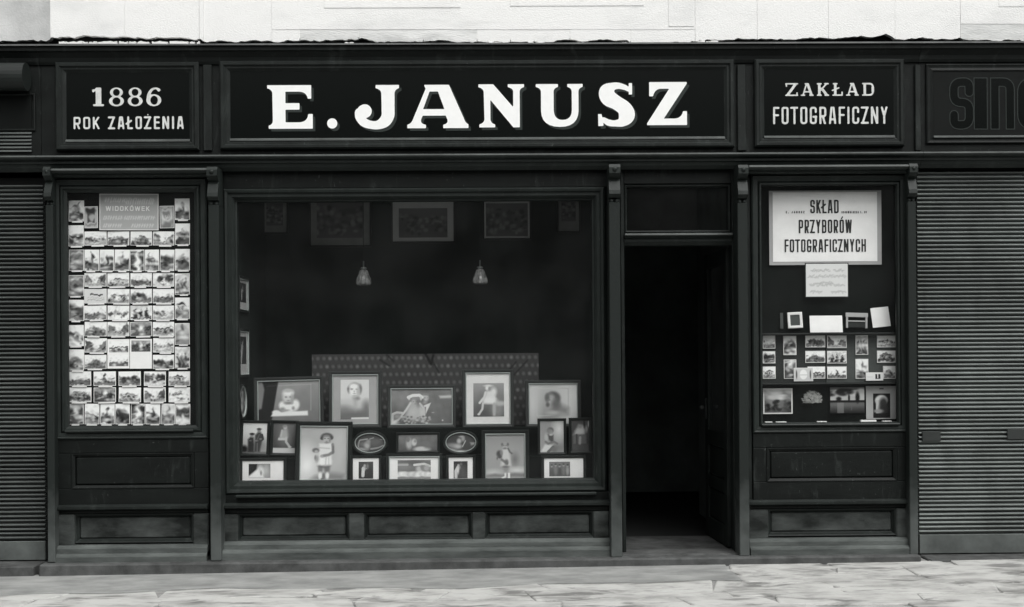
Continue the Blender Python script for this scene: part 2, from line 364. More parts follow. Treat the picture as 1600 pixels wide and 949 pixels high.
    if ch == 'Ó': d = np.minimum(d, sd_line(X, Y, [(w * .45, 1.07), (w * .68, 1.2)], a * .75))
    if ch == 'Ż': d = np.minimum(d, np.hypot(X - w / 2, Y - 1.12) - a * .75)
    return d
WID = {'I': .35, '.': .4, ' ': .55, 'W': 1.45, 'n': 1.0, 'Z': .95, 'E': .88, 'F': .85, 'L': .85, 'Ł': .85, 'A': 1.05, 'T': .95, 'Y': 1.0, 'N': 1.05}
def serif(ch, X, Y, w, t, r=0):
    a = t / 2; h = .055; P = []; bars = []
    def thin(p): P.append((p, .055))
    def thick(p): P.append((p, a))
    if ch == 'Z': thin([(0, .95), (w, .95)]); thick([(w * .86, .95), (w * .12, .05)]); thin([(0, .05), (w, .05)]); thin([(.04, .95), (.04, .76)]); thin([(w - .04, .05), (w - .04, .24)])
    elif ch == 'A': thick([(w * .52, .98), (w * .84, .05)]); thin([(w * .46, .98), (w * .17, .05)]); thin([(w * .28, .32), (w * .75, .32)]); bars = [(0, .34 * w, .05), (.66 * w, w, .05), (.30 * w, .56 * w, .95)]
    elif ch == 'K': thick([(w * .2, 0), (w * .2, 1)]); thin([(w * .25, .38), (w * .8, .95)]); thick([(w * .42, .55), (w * .82, .05)]); bars = [(0, .4 * w, .05), (0, .4 * w, .95), (.62 * w, w, .05), (.6 * w, .98 * w, .95)]
    elif ch == 'Ł': thick([(w * .28, 0), (w * .28, 1)]); thin([(0, .42), (w * .62, .62)]); bars = [(0, w, .05), (.05 * w, .5 * w, .95)]; thin([(w - .05, .05), (w - .05, .28)])
    elif ch == 'D': thick([(w * .22, 0), (w * .22, 1)]); P.append((arcpath([(w * .2, .95), (w * .9, .95, .4), (w * .9, .05, .4), (w * .2, .05)], 0), .07)); P.append(([(w * .88, .35), (w * .88, .65)], a)); bars = [(0, w * .4, .05), (0, w * .4, .95)]
    elif ch == '1': thick([(w * .55, 0), (w * .55, 1)]); thin([(w * .2, .82), (w * .5, .93)]); thin([(w * .2, .80), (w * .2, .86)]); bars = [(w * .18, w * .92, .05)]
    elif ch == '8':
        d1 = np.hypot((X - w / 2) / (w * .43), (Y - .74) / .26) - 1; i1 = np.hypot((X - w / 2) / (w * .23), (Y - .74) / .19) - 1
        d2 = np.hypot((X - w / 2) / (w * .5), (Y - .27) / .28) - 1; i2 = np.hypot((X - w / 2) / (w * .27), (Y - .27) / .20) - 1
        return np.minimum(np.maximum(d1, -i1), np.maximum(d2, -i2)) * .25
    elif ch == '6':
        d2 = np.hypot((X - w / 2) / (w * .5), (Y - .31) / .32) - 1; i2 = np.hypot((X - w * .52) / (w * .25), (Y - .31) / .24) - 1
        tail = sd_blob(X, Y, catmull([(w * .13, .34, .085), (w * .17, .62, .085), (w * .38, .88, .065), (w * .66, .95, .045), (w * .84, .86, .085)]))
        return np.minimum(np.maximum(d2, -i2) * .25, tail)
    elif ch == '.': return np.hypot(X - w / 2, Y - .1) - .1
    d = np.full(X.shape, 1e9)
    for p, hh in P: d = np.minimum(d, sd_line(X, Y, p, hh))
    for x0, x1, y in bars: d = np.minimum(d, np.maximum(np.abs(X - (x0 + x1) / 2) - (x1 - x0) / 2, np.abs(Y - y) - h))
    return np.maximum(d, np.maximum(-Y, Y - 1))
def text(parent, s, px0, px1, pyt, pyb, Y, material, t=.17, gap=.14, font=sans, res=18, name='letter', join=False, outline=0, r=.2, pyt1=None, pyb1=None):
    """each letter a flat painted shape of its own on plane Y; (px0..px1, pyt..pyb) in photo pixels"""
    x0, x1, z0, z1 = rect(px0, pyt, px1, pyb, Y); h = z1 - z0; total = (x1 - x0) / h
    cw = [WID.get(c, 1.0) for c in s]; k = (total - gap * (len(s) - 1)) / sum(cw); x = 0; big = MB()
    for i, c in enumerate(s):
        wv = cw[i] * k
        if c != ' ':
            nx = max(8, int(res * (wv + .3))); nz = int(res * 1.45)
            gx = np.linspace(-.14, wv + .14, nx); gz = np.linspace(-.06, 1.34, nz)
            D = font(c, *np.meshgrid(gx, gz), wv, t, r)
            if outline: D = np.abs(D) - outline
            mb = contour(D, x0 + (x + gx) * h, z0 + gz * h, Y)
            if join: n = len(big.v); big.v += mb.v; big.f += [tuple(q + n for q in f) for f in mb.f]
            elif mb.f: obj(name, mb, material, parent)
        x += wv + gap
    if join: tag(obj(name, big, material, parent), kind='stuff')

# ------------------------------------------------------------------ painter of flat prints (drawn into colour attributes)
class Pic:
    def __init__(s, W, H, bg=.5, n=40):
        s.a = W / H; s.nz = max(6, int(n)); s.nx = max(6, int(n * s.a)); s.W, s.H = W, H
        s.X, s.Y = np.meshgrid(np.linspace(0, s.a, s.nx), np.linspace(0, 1, s.nz)); s.C = np.full(s.X.shape, float(bg)); s.u = s.X / s.a
    def put(s, mask, val): s.C = s.C * (1 - mask) + val * mask; return s
    def ell(s, cx, cy, rx, ry, val, soft=.15, rot=0, o=1):       # cx in 0..1 of width, radii in heights
        dx, dy = s.X - cx * s.a, s.Y - cy; c, n = math.cos(rot), math.sin(rot)
        d = np.hypot((dx * c + dy * n) / rx, (-dx * n + dy * c) / ry)
        return s.put(np.clip((1 + soft - d) / (2 * soft), 0, 1) * o, val)
    def pol(s, pts, val, soft=.015, o=1):
        d = sd_poly(s.X, s.Y, [(x * s.a, y) for x, y in pts]); return s.put(np.clip(.5 - d / (2 * soft), 0, 1) * o, val)
    def lin(s, pts, val, half, o=1):
        d = sd_line(s.X, s.Y, [(x * s.a, y) for x, y in pts], half); return s.put(np.clip(.5 - d / .02, 0, 1) * o, val)
    def grad(s, v0, v1, y0=0, y1=1, o=1): s.C = s.C * (1 - o) + o * (v0 + (v1 - v0) * np.clip((s.Y - y0) / (y1 - y0), 0, 1)); return s
    def rc(s, x0, y0, x1, y1, val, o=1): return s.put(((s.u >= x0) & (s.u <= x1) & (s.Y >= y0) & (s.Y <= y1)) * o, val)
    def win(s, x0, y0, x1, y1, gain=1.25): s.q = (x0, y0, x1, y1, gain); return s      # work in units of an enlarged view of the print
    def E(s, x, y, rx, ry, v, soft=.35, rot=0, o=1):
        x0, y0, x1, y1, g = s.q; h = y1 - y0; return s.ell((x - x0) / (x1 - x0), (y1 - y) / h, rx / h, ry / h, v * g, soft, -rot, o)
    def G(s, pts, v, soft=10, o=1):
        x0, y0, x1, y1, g = s.q; return s.pol([((x - x0) / (x1 - x0), (y1 - y) / (y1 - y0)) for x, y in pts], v * g, soft / (y1 - y0), o)
    def L(s, pts, v, half, o=1):
        x0, y0, x1, y1, g = s.q; return s.lin([((x - x0) / (x1 - x0), (y1 - y) / (y1 - y0)) for x, y in pts], v * g, half / (y1 - y0), o)
    def mott(s, amp, k=5, seed=1):
        q = np.random.RandomState(seed); g = np.zeros(s.C.shape)
        for _ in range(k * 3):
            a, b, p = q.uniform(-1, 1, 3); f = q.uniform(4, 4 + 6 * k); g += np.sin(f * (a * s.X + b * s.Y) + 6.3 * p)
        s.C = s.C + amp * g / math.sqrt(k * 3); return s
    def obj(s, name, parent, x0, z0, y, ellipse=False):
        C = np.clip(s.C, 0.02, 1) ** 2.2 * .92
        me = bpy.data.meshes.new(name); nx, nz = s.nx, s.nz
        xs = x0 + s.u * s.W; zs = z0 + s.Y * s.H
        if ellipse:     # bend the grid onto a disc
            a, b = s.u * 2 - 1, s.Y * 2 - 1; ex = a * np.sqrt(1 - b * b / 2); ez = b * np.sqrt(1 - a * a / 2)
            xs = x0 + s.W * (ex + 1) / 2; zs = z0 + s.H * (ez + 1) / 2
        V = np.stack([xs, np.full(xs.shape, y), zs], -1).reshape(-1, 3)
        F = [(j * nx + i, j * nx + i + 1, (j + 1) * nx + i + 1, (j + 1) * nx + i) for j in range(nz - 1) for i in range(nx - 1)]
        me.from_pydata(V.tolist(), [], F); at_ = me.color_attributes.new('Col', 'FLOAT_COLOR', 'POINT')
        c = C.reshape(-1); at_.data.foreach_set('color', np.stack([c * .985, c, c * .985, np.ones_like(c)], -1).reshape(-1).astype(np.float32))
        me.materials.append(M['print']); return link(bpy.data.objects.new(name, me), parent)

# ================================================================== SETTING
YC, YP, YW, YSG = -.10, -.17, .0, -.04     # planes: cabinet fronts, pilaster fronts, shop window frame, sign panels
gz = MB().quad((-200, -200, -.16), (200, -200, -.16), (200, 60, -.16), (-200, 60, -.16))
tag(obj('road', gz, 'road'), kind='structure')
SL = -.0075
pav = obj('pavement', MB().box(-14, 14, -4.6, 0.3, -.2, -.010, .0), 'joint'); pav.rotation_euler.y = SL; tag(pav, kind='structure')
kerb = obj('kerb', MB().box(-14, 14, -4.85, -4.604, -.3, -.004, .02), 'kerb'); kerb.rotation_euler.y = SL; tag(kerb, kind='structure')
def stone(pts, z, h, material, name='stone'):
    """irregular flag: polygon pts (x,y), weathered rounded top edge"""
    mb = MB(); cx = sum(p[0] for p in pts) / len(pts); cy = sum(p[1] for p in pts) / len(pts); n = len(pts)
    rings = [(1, -h), (1, -.009), (.992, -.004), (.97, 0)]; tilt = (random.uniform(-.008, .008), random.uniform(-.010, .010))
    base = len(mb.v)
    for s_, dz in rings: mb.v += [(cx + (x - cx) * s_, cy + (y - cy) * s_, z + dz + (x - cx) * tilt[0] + (y - cy) * tilt[1]) for x, y in pts]
    for a in range(len(rings) - 1):
        for i in range(n):
            j = (i + 1) % n; mb.f.append((a * n + i, a * n + j, (a + 1) * n + j, (a + 1) * n + i))
    mb.f.append(tuple((len(rings) - 1) * n + i for i in range(n)))
    return obj(name, mb, material, pav, local=True)
# irregular flagstones in uneven courses; a smooth cement apron along the shop up to the doorway
row_y = [-.20, -.44, -.68, -.90, -1.12, -1.38, -1.66, -1.98, -2.35]
nodes = {}
def jit(i, x, k): 
    key = (i, k)
    if key not in nodes: nodes[key] = (x + random.uniform(-.03, .03), row_y[i] + random.uniform(-.045, .045) * (i > 0))
    return nodes[key]
def rowline(i, x): return row_y[i] + (.055 * math.sin(x * 2.1 + i * 1.9) + .035 * math.sin(x * 5.3 + i * 4.1)) * (i > 0)
for i in range(len(row_y) - 1):
    x = -6.6 + random.uniform(0, .4) if i >= 3 else 1.75
    while x < 6.6:
        wd = random.uniform(.5, 1.35); x1 = x + wd; g = random.uniform(.001, .006)
        if i >= 3 or x > 1.72:
            if True:
                s0, s1 = random.uniform(-.07, .07), random.uniform(-.07, .07)
                top = [(x + g + s0, rowline(i, x) - g)] + [(x + wd * t, rowline(i, x + wd * t) - g) for t in (.35, .7)] + [(x1 - g + s1, rowline(i, x1) - g)]
                bot = [(x1 - g - s1 * .5, rowline(i + 1, x1) + g)] + [(x + wd * t, rowline(i + 1, x + wd * t) + g) for t in (.68, .3)] + [(x + g - s0 * .5, rowline(i + 1, x) + g)]
                stone(top + bot, random.uniform(-.003, .002), .02, 'stone')
        x = x1
ap = []
xs = np.linspace(-6.6, 1.74, 70)
top = [(float(a), -.19) for a in xs]; bot = [(float(a), rowline(3, a) + .02 + .02 * math.sin(a * 9)) for a in xs[::-1]]
mbp = MB()
for k in range(len(xs) - 1):
    a, b = float(xs[k]), float(xs[k + 1]); ya, yb = rowline(3, a) + .02, rowline(3, b) + .02
    mbp.quad((a, -.17, .002), (b, -.17, .002), (b, yb, 0), (a, ya, 0)); mbp.quad((a, ya, 0), (b, yb, 0), (b, yb, -.014), (a, ya, -.014))
tag(obj('cement_apron', mbp, 'apron', pav, local=True))

# building: plaster upper wall above the shopfront, with broken lower edge
bld = thing('building', 'whitewashed plaster house wall above the shopfronts with crumbling lower edge', 'building', (0, .3, 0))
def jag(seed, amp, n=900):
    q = np.random.RandomState(seed); y = np.zeros(n)
    for f, a in ((30, .8), (75, .8), (180, .8), (440, .9)): y += a * np.interp(np.linspace(0, 1, n), np.linspace(0, 1, f), q.uniform(-1, 1, f))
    return y * amp
JG = jag(3, 1.7)
def wall_piece(name, px0, px1, pyb, Y, material, pyt=-560, amp=1.0, th=.05, base=None):
    mb = MB(); n = max(2, int((px1 - px0) / 2.2)); prev = None
    for k in range(n + 1):
        px = px0 + (px1 - px0) * k / n
        b = (base(px) if base else pyb) + amp * JG[int(np.clip((px + 520) / 2640 * 899, 0, 899))]
        x, z = at(px, b, Y); zt = zz(pyt, Y)
        if prev:
            x0, z0 = prev
            mb.quad((x0, Y, z0), (x, Y, z), (x, Y, zt), (x0, Y, zt)); mb.quad((x0, Y, z0), (x0, Y + th, z0 + .004), (x, Y + th, z + .004), (x, Y, z))
        if k in (0, n): mb.quad((x, Y, z), (x, Y + th, z), (x, Y + th, zt), (x, Y, zt))
        prev = (x, z)
    return obj(name, mb, material, bld)
def edge(px):       # lower edge of the plaster in the photograph
    t = [(-500, 64), (78, 64), (79, 59.5), (130, 58.5), (250, 60), (312, 61.5), (318, 66), (400, 65), (470, 63), (500, 64), (565, 60), (600, 65), (760, 66), (900, 65), (980, 63), (984, 67), (1080, 66.5), (1150, 63.5), (1180, 62.5), (1290, 61.8), (1330, 59.5), (1365, 57), (1385, 53), (1398, 59), (1500, 61), (1504, 64), (2150, 62)]
    return float(np.interp(px, [a for a, b in t], [b for a, b in t]))
wall_piece('plaster_wall', -520, 2120, 0, .0365, 'plaster', base=lambda p: edge(p) - 3, th=.2)
for a, b, Y, mt in ((-500, 78.4, .0345, 'plaster_grey'), (78.8, 194.9, .0315, 'plaster'), (195.3, 311.7, .032, 'plaster'), (312, 318, .026, 'plaster'), (318.5, 424.5, .0325, 'plaster')):
    wall_piece('plaster_block', a, b, 0, Y, mt, base=edge)
for a, b, Y, mt in ((1183.6, 1294.5, .0315, 'plaster'), (1295, 1398.6, .032, 'plaster'), (1398.9, 1500.5, .0325, 'plaster')):
    wall_piece('plaster_block', a, b, 0, Y, mt, base=edge)
wall_piece('plaster_block', 425, 1086, 46.3, .0318, 'plaster', amp=.12)
for k, (a, b) in enumerate(((425, 468), (469, 560), (560.8, 661), (662, 745), (746, 797), (798, 890), (891, 985), (986, 1086))):
    wall_piece('plaster_block', a, b, 0, .0335 + .0006 * (k % 3), 'plaster_dirty' if k in (1, 2, 3) else 'plaster', pyt=46.15, base=edge)
wall_piece('plaster_block', 1086.5, 1183, 0, .031, 'plaster', base=edge)
wall_piece('plaster_block', 1501, 2100, 0, .033, 'plaster_dirty', base=edge, pyt=38)
wall_piece('plaster_block', 1501, 2100, 37.6, .0308, 'plaster', amp=.1)
for a, b, c in ((505, 718, 12), (796, 1005, 9), (1560, 1760, 10)):
    x0, x1, z0, z1 = rect(a, c - 360, b, c, .022)
    obj('plaster_panel', MB().box(x0, x1, .0280, .0322, z0, z1, .004), 'plaster', bld)
x0, z0 = at(1045, 41, .02); obj('plaster_panel', MB().box(x0, xx(1085, .02, 41), .0285, .0322, z0, z0 + 1.8, .004), 'plaster', bld)
# chipped strip of old plaster lying under the gap
def chips(px0, px1, py, seed, p=.6, th=3):
    q = random.Random(seed); px = px0
    while px < px1:
        wd = q.uniform(6, 30)
        if q.random() < p:
            mb = MB(); a, b = px, min(px + wd, px1); n = 6; tt = [(a + (b - a) * k / n, py - q.uniform(.3, 1) * th) for k in range(n + 1)]
            pts = [(*at(x_, y_, .03),) for x_, y_ in tt] + [at(b, py + 1, .03), at(a, py + 1, .03)]
            f = [(x_, .03, z_) for x_, z_ in pts]; mb.poly(f); mb.poly([(x_, .08, z_) for x_, _, z_ in f])
            for k in range(len(f)):
                l = (k + 1) % len(f); mb.quad(f[k], f[l], (f[l][0], .08, f[l][2]), (f[k][0], .08, f[k][2]))
            obj('plaster_chip', mb, 'plaster', bld)
        px += wd + q.uniform(1, 5)
chips(92, 312, 67.5, 1, .9, 3.4); chips(330, 980, 68, 2, .22, 2.2); chips(1090, 1300, 66, 4, .4, 3)
obj('lintel_timber', MB().box(-13, 13, .10, .5, zz(90, .1), zz(20, .1), .0), 'timber', bld)
# masonry of the ground floor beside the shutters and inside
for a, b in ((-640, -262), (1862, 2300)):
    obj('brick_pier', MB().box(xx(a, 0), xx(b, 0), .0, .5, -.15, zz(72, 0), .01), 'plaster_grey', bld)
# dark rooms behind the front
xa, xb = -4.6, 4.6; zc = zz(80, .1)
room = thing('shop_interior', 'dark unlit rooms behind the shop windows and open doorway', 'interior', (0, 2, 0)); tag(room, kind='structure')
zf = zz(866, -.1, 1060)
obj('floor', MB().box(xa, xb, .14, .80, -.3, zf, .0), 'floor', room); obj('floor', MB().box(xa, xb, .8005, 4.2, -.3, zf - .02, .0), 'timber', room)
obj('back_wall', MB().box(xa, xb, 4.2, 4.3, -.3, zc, .0), 'inside', room)
obj('ceiling', MB().box(xa, xb, .2, 4.3, zc + .002, zc + .1, .0), 'inside', room)
obj('side_wall', MB().box(xa - .1, xa - .002, .12, 4.3, -.3, zc, .0), 'inside', room); obj('side_wall', MB().box(xb + .002, xb + .1, .12, 4.3, -.3, zc, .0), 'inside', room)
xw0, xw1 = xx(366, .05), xx(938, .05)      # shop window box
xdoor = xx(963, .05)
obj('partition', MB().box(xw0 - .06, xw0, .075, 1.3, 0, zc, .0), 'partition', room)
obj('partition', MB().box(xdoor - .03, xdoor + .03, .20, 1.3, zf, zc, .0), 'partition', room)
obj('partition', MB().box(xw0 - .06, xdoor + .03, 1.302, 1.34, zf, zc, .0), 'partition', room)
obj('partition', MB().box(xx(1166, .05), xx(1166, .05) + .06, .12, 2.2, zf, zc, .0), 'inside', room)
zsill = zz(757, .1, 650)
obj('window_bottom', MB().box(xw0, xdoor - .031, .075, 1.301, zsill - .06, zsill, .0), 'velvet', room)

# ================================================================== SHOPFRONT
shop = thing('shopfront', 'black painted wooden shopfront with wide display window and open doorway', 'shopfront', (0, 0, 0))
XL, XR = xx(66, YSG), xx(1438, YSG)
def fascia(root, x0, x1, seed):
    obj('fascia_board', MB().box(x0, x1, -.03, .095, zz(247, -.03), zz(69.5, -.03), .003), 'paint', root)
    z0, z1 = zz(99, -.05), zz(71, -.05)
    obj('top_moulding', MB().prism_x(x0, x1, [(-.031, z0), (-.045, z0), (-.055, z0 + .02), (-.06, z0 + .05), (-.085, z0 + .085), (-.10, z0 + .095), (-.10, z1), (-.031, z1)]), 'paint', root)
    z1 = zz(69.0, -.08); obj('flashing', MB().prism_x(x0, x1, [(-.118, z1 - .012), (-.118, z1), (.06, z1 + .012), (.06, z1 + .008), (-.114, z1 - .003), (-.114, z1 - .012)]), 'zinc', root)
    zt, zb = zz(240, -.15), zz(262, -.1)
    obj('cornice', MB().prism_x(x0, x1, [(-.032, zt + .016), (-.12, zt + .004), (-.135, zt), (-.135, zt - .018), (-.12, zt - .03), (-.10, zt - .034), (-.10, zt - .055), (-.085, zt - .062), (-.075, zt - .085), (-.05, zb - .01), (-.032, zb - .01)]), 'frame', root)
    obj('cornice_edge', MB().prism_x(x0, x1, [(-.118, zt + .006), (-.134, zt + .001), (-.139, zt - .009), (-.134, zt - .012), (-.118, zt - .01)]), 'lit_edge', root)
fascia(shop, XL, XR, 1)
for a in (317, 1152, 1430):
    x0, x1, z0, z1 = rect(a, 101, a + (14 if a < 1400 else 9), 236, -.05); obj('stile', MB().box(x0, x1, -.052, -.0305, z0, z1, .006), 'paint2', shop)
PFR = [(0, -.031), (0, -.062), (.012, -.072), (.03, -.072), (.042, -.058), (.055, -.058), (.072, -.045), (.078, -.041), (.078, -.031)]
def sign(px0, py0, px1, py1, label, fw=15):
    """moulded frame round px rect of the painted glass"""
    x0, x1, z0, z1 = rect(px0, py0, px1, py1, YSG)
    t = thing('shop_sign', label, 'sign', ((x0 + x1) / 2, YSG, z0))
    obj('glass_panel', MB().box(x0, x1, -.042, -.0312, z0, z1, .0), 'signglass', t)
    f = .078; obj('frame', MB().loop(x0 - f, x1 + f, z0 - f, z1 + f, PFR), 'paint2', t)
    obj('lower_bead', MB().prism_x(x0 - .004, x1 + .004, [(-.043, z0 + .010), (-.050, z0 + .006), (-.0585, z0 - .004), (-.0595, z0 - .012), (-.043, z0 - .014)]), 'lit_edge', t)
    return t
sgA = sign(104, 114, 296, 220, 'small black glass sign with founding year in pale letters')
sgB = sign(360, 111, 1131, 217, 'long black glass sign with big white serif name over display window')
sgC = sign(1194, 109, 1396, 214, 'small black glass sign naming the photographic studio beside dark neighbouring sign')
YL = -.0445
text(sgA, '1886', 141, 252, 137, 166, YL, 'cream', t=.30, gap=.20, font=serif, res=22)
text(sgA, 'ROK', 115, 156, 183, 202, YL, 'cream', t=.15, gap=.22, r=.14)
text(sgA, 'ZAŁOŻENIA', 170, 287, 182, 202, YL, 'cream', t=.15, gap=.22, r=.14)
text(sgC, 'ZAKŁAD', 1228, 1366, 130, 150, YL, 'cream', t=.20, gap=.26, font=serif, res=22)
text(sgC, 'FOTOGRAFICZNY', 1208, 1387, 167, 194, YL, 'cream', t=.115, gap=.15, r=.12, res=24)
# big hand-drawn slab serif name; outlines in enlarged-crop units (3.636 per photo pixel)
def B(*pts):
    out = []
    for p in pts:
        if len(p) == 4:
            a = out[-1]
            for t in np.linspace(.17, 1, 6): out.append(((1 - t) ** 2 * a[0] + 2 * t * (1 - t) * p[0] + t * t * p[2], (1 - t) ** 2 * a[1] + 2 * t * (1 - t) * p[1] + t * t * p[3]))
        else: out.append(p)
    return out
GL = {
 'E': (320, [B((355, 481), (605, 481), (605, 558), (585, 558), (580, 520, 535, 518), (458, 518), (458, 583), (538, 583), (538, 620), (458, 620), (458, 692), (535, 692), (585, 690, 587, 645), (613, 645), (613, 728), (362, 728), (362, 710), (386, 705, 386, 680), (384, 530), (384, 505, 355, 499))], [], []),
 '.': (320, [[(723 + 29 * math.cos(a / 5), 699 + 29 * math.sin(a / 5)) for a in range(31)]], [], []),
 'J': (320, [B((971, 482), (1104, 482), (1104, 500), (1079, 508, 1078, 530), (1078, 640), (1005, 640), (1003, 530), (1003, 508, 971, 500))], [],
       [catmull([(1041, 620, 37), (1040, 655, 36), (1022, 688, 33), (985, 708, 25), (945, 708, 23), (905, 694, 25), (882, 664, 27), (880, 640, 28)]), [(903, 632, 38), (909, 630, 39)]]),
 'A': (320, [B((1246, 482), (1388, 482), (1470, 670), (1480, 700, 1497, 707), (1497, 728), (1354, 728), (1354, 709), (1384, 703, 1378, 680), (1368, 657), (1237, 657), (1228, 680), (1222, 703, 1256, 709), (1256, 728), (1150, 728), (1150, 708), (1172, 703, 1182, 678), (1255, 505))], [[(1277, 520), (1325, 520), (1361, 620), (1240, 620)]], []),
 'N': (740, [B((28, 480), (112, 480), (225, 611), (225, 520), (223, 503, 195, 497), (195, 480), (287, 480), (287, 497), (262, 503, 262, 525), (262, 725), (225, 725), (95, 568), (95, 680), (98, 703, 122, 708), (122, 725), (32, 725), (32, 708), (62, 700, 61, 675), (58, 525), (56, 503, 28, 497))], [], []),
 'U': (740, [B((354, 480), (480, 480), (480, 497), (455, 503, 455, 525), (455, 630), (458, 684, 505, 684), (556, 684, 558, 630), (558, 525), (558, 503, 533, 497), (533, 480), (620, 480), (620, 497), (596, 503, 596, 525), (596, 635), (592, 724, 490, 724), (385, 722, 383, 635), (383, 525), (383, 503, 354, 497))], [], []),
 'S': (740, [[(882, 476), (901, 476), (901, 541), (882, 541)], [(707, 652), (727, 652), (738, 719), (708, 720)]], [],
       [catmull([(880, 512, 12), (858, 500, 15), (820, 491, 18), (785, 498, 24), (757, 524, 42), (768, 560, 46), (812, 588, 40), (856, 620, 42), (870, 660, 45), (845, 696, 27), (806, 705, 18), (768, 701, 18), (738, 684, 14)])]),
 'Z': (740, [B((998, 471), (1212, 471), (1212, 480), (1080, 679), (1140, 679), (1182, 678, 1190, 637), (1212, 637), (1212, 716), (985, 716), (985, 706), (1112, 509), (1060, 509), (1028, 512, 1020, 552), (998, 552))], [], []),
}
def big_letter(ch, material, dx, dy, Y, name):
    ox, add, sub, brush = GL[ch]
    ptsx = [p[0] for q in add + brush for p in q]
    a, b = min(ptsx) - 50, max(ptsx) + 50; gx = np.linspace(a, b, int((b - a) / 4.2)); gy = np.linspace(765, 445, 78); X, Y_ = np.meshgrid(gx, gy)
    D = np.full(X.shape, 1e9)
    for q in add: D = np.minimum(D, sd_poly(X, Y_, q))
    for q in brush: D = np.minimum(D, sd_blob(X, Y_, q))
    for q in sub: D = np.maximum(D, -sd_poly(X, Y_, q))
    pts = [at(ox + (g + dx) / 3.636, 165, Y)[0] for g in gx]; ps = [at(745, (g + dy) / 3.636, Y)[1] for g in gy]
    sl = [0.0047 * (ox + (a + b) / 2 / 3.636 - 745) / 200 * 0 for _ in gy]
    return obj(name, contour(D, pts, ps, Y), material, sgB)
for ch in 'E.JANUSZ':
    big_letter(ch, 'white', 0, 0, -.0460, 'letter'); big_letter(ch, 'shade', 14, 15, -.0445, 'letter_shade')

# pilasters with scrolled brackets
def pilaster(px0, px1, pyt, root, foot=True, short=None):
    x0, x1 = xx(px0, YP, 500), xx(px1, YP, 500); c = (px0 + px1) / 2; z0 = zz(875, -.235, 800) + .001; zt = zz(pyt, YP, c); h = zz(0, YP) - zz(1, YP)
    p = obj('pilaster', MB().box(x0, x1, YP, .06, z0, zt - 58 * h, .005), 'pilaster', root)
    z = zt; w_ = x1 - x0
    pr = [(-.031, z), (YP - .035, z), (YP - .05, z - 5 * h), (YP - .05, z - 14 * h), (YP - .02, z - 19 * h), (YP + .01, z - 22 * h), (YP - .005, z - 26 * h), (YP - .03, z - 40 * h), (YP - .035, z - 46 * h), (YP - .01, z - 51 * h), (YP + .03, z - 52 * h), (YP + .03, z - 58 * h), (-.031, z - 58 * h)]
    obj('bracket', MB().prism_x(x0, x1, pr), 'frame', p)
    for q in (.27, .73): obj('bead', MB().ball(x0 + w_ * q, YP + .015, z - 56 * h, w_ * .2), 'frame', p, smooth=True)
    obj('rosette', MB().ball(x0 + w_ * .5, YP - .045, z - 8 * h, w_ * .24), 'frame', p, smooth=True)
    return p
pilaster(952.5, 970, 258, shop)
pilaster(1153.5, 1169, 259, shop)
pilaster(326.5, 343, 262, shop)

# panelled base (stall riser)
def base(root, px0, px1, panels, Y0, pyp0, pyp1, steps, cx, top):
    """panels: pixel spans; steps: (py top, front Y); top: py of the ledge over it"""
    x0, x1 = xx(px0, Y0, 830), xx(px1, Y0, 830)
    h = lambda py, Y: zz(py, Y, cx)
    zt, zp1, zp0 = h(top, Y0), h(pyp0, Y0), h(pyp1, Y0)
    obj('riser_back', MB().box(x0, x1, Y0 + .055, .12, h(885, Y0), zt, .0), 'paint', root)
    obj('top_rail', MB().box(x0, x1, Y0, Y0 + .054, zp1, zt, .006), 'paint', root)
    obj('base_ledge', MB().prism_x(x0, x1, [(Y0 + .05, zt + .002), (Y0 - .03, zt + .002), (Y0 - .045, zt + .012), (Y0 - .045, zt + .03), (Y0 - .02, zt + .045), (Y0 + .05, zt + .047)]), 'paint2', root)
    edges = [px0] + [q for p in panels for q in p] + [px1]
    for a, b in zip(edges[::2], edges[1::2]):
        xa_, xb_ = xx(a, Y0, 830), xx(b, Y0, 830)
        if xb_ - xa_ > .02: obj('base_block', MB().box(xa_, xb_, Y0 - .012, Y0 + .054, h(pyp1 + 5, Y0), zp1 - .0015, .008), 'dust', root)
    for a, b in panels:
        xa_, xb_ = xx(a, Y0, 830), xx(b, Y0, 830)
        p = obj('base_panel', MB().box(xa_ + .03, xb_ - .03, Y0 + .025, Y0 + .0549, zp0 + .03, zp1 - .03, .010), 'dust', root)
        obj('panel_moulding', MB().loop(xa_, xb_, zp0, zp1 - .0015, [(0, Y0 + .052), (0, Y0 - .002), (.010, Y0 + .002), (.018, Y0 + .018), (.028, Y0 + .03), (.03, Y0 + .052)]), 'paint2', p)
    last = h(pyp1, Y0)
    for i, (py, Y) in enumerate(steps):
        zt_ = h(py, Y); zn = h(steps[i + 1][0], steps[i + 1][1]) if i + 1 < len(steps) else h(876, Y)
        obj('plinth_step', MB().prism_x(x0, x1, [(.0, zn - .03), (Y, zn - .03), (Y, zt_ - .022), (Y + .008, zt_ - .009), (Y + .022, zt_), (Y0 + .054 - .001 * i, zt_ + .006), (.0, zt_ + .006)][0 if True else 0:]), 'step', root)
base(shop, 343.5, 952, [(372, 545), (569, 738), (758, 927)], -.03, 801, 842, [(845, -.085), (858, -.135)], 650, 793)
zs = zz(875, -.235, 800)
sill = MB().box(xx(60, -.235, 880), xx(1440, -.235, 880), -.235, .135, -.12, zs, .012); sl_ = obj('granite_sill', sill, 'granite', shop); sl_.rotation_euler.y = -.0012
obj('doorstep', MB().box(xx(970.5, -.1), xx(1153, -.1), -.10, .139, zs - .02, zf, .006), 'granite', shop)

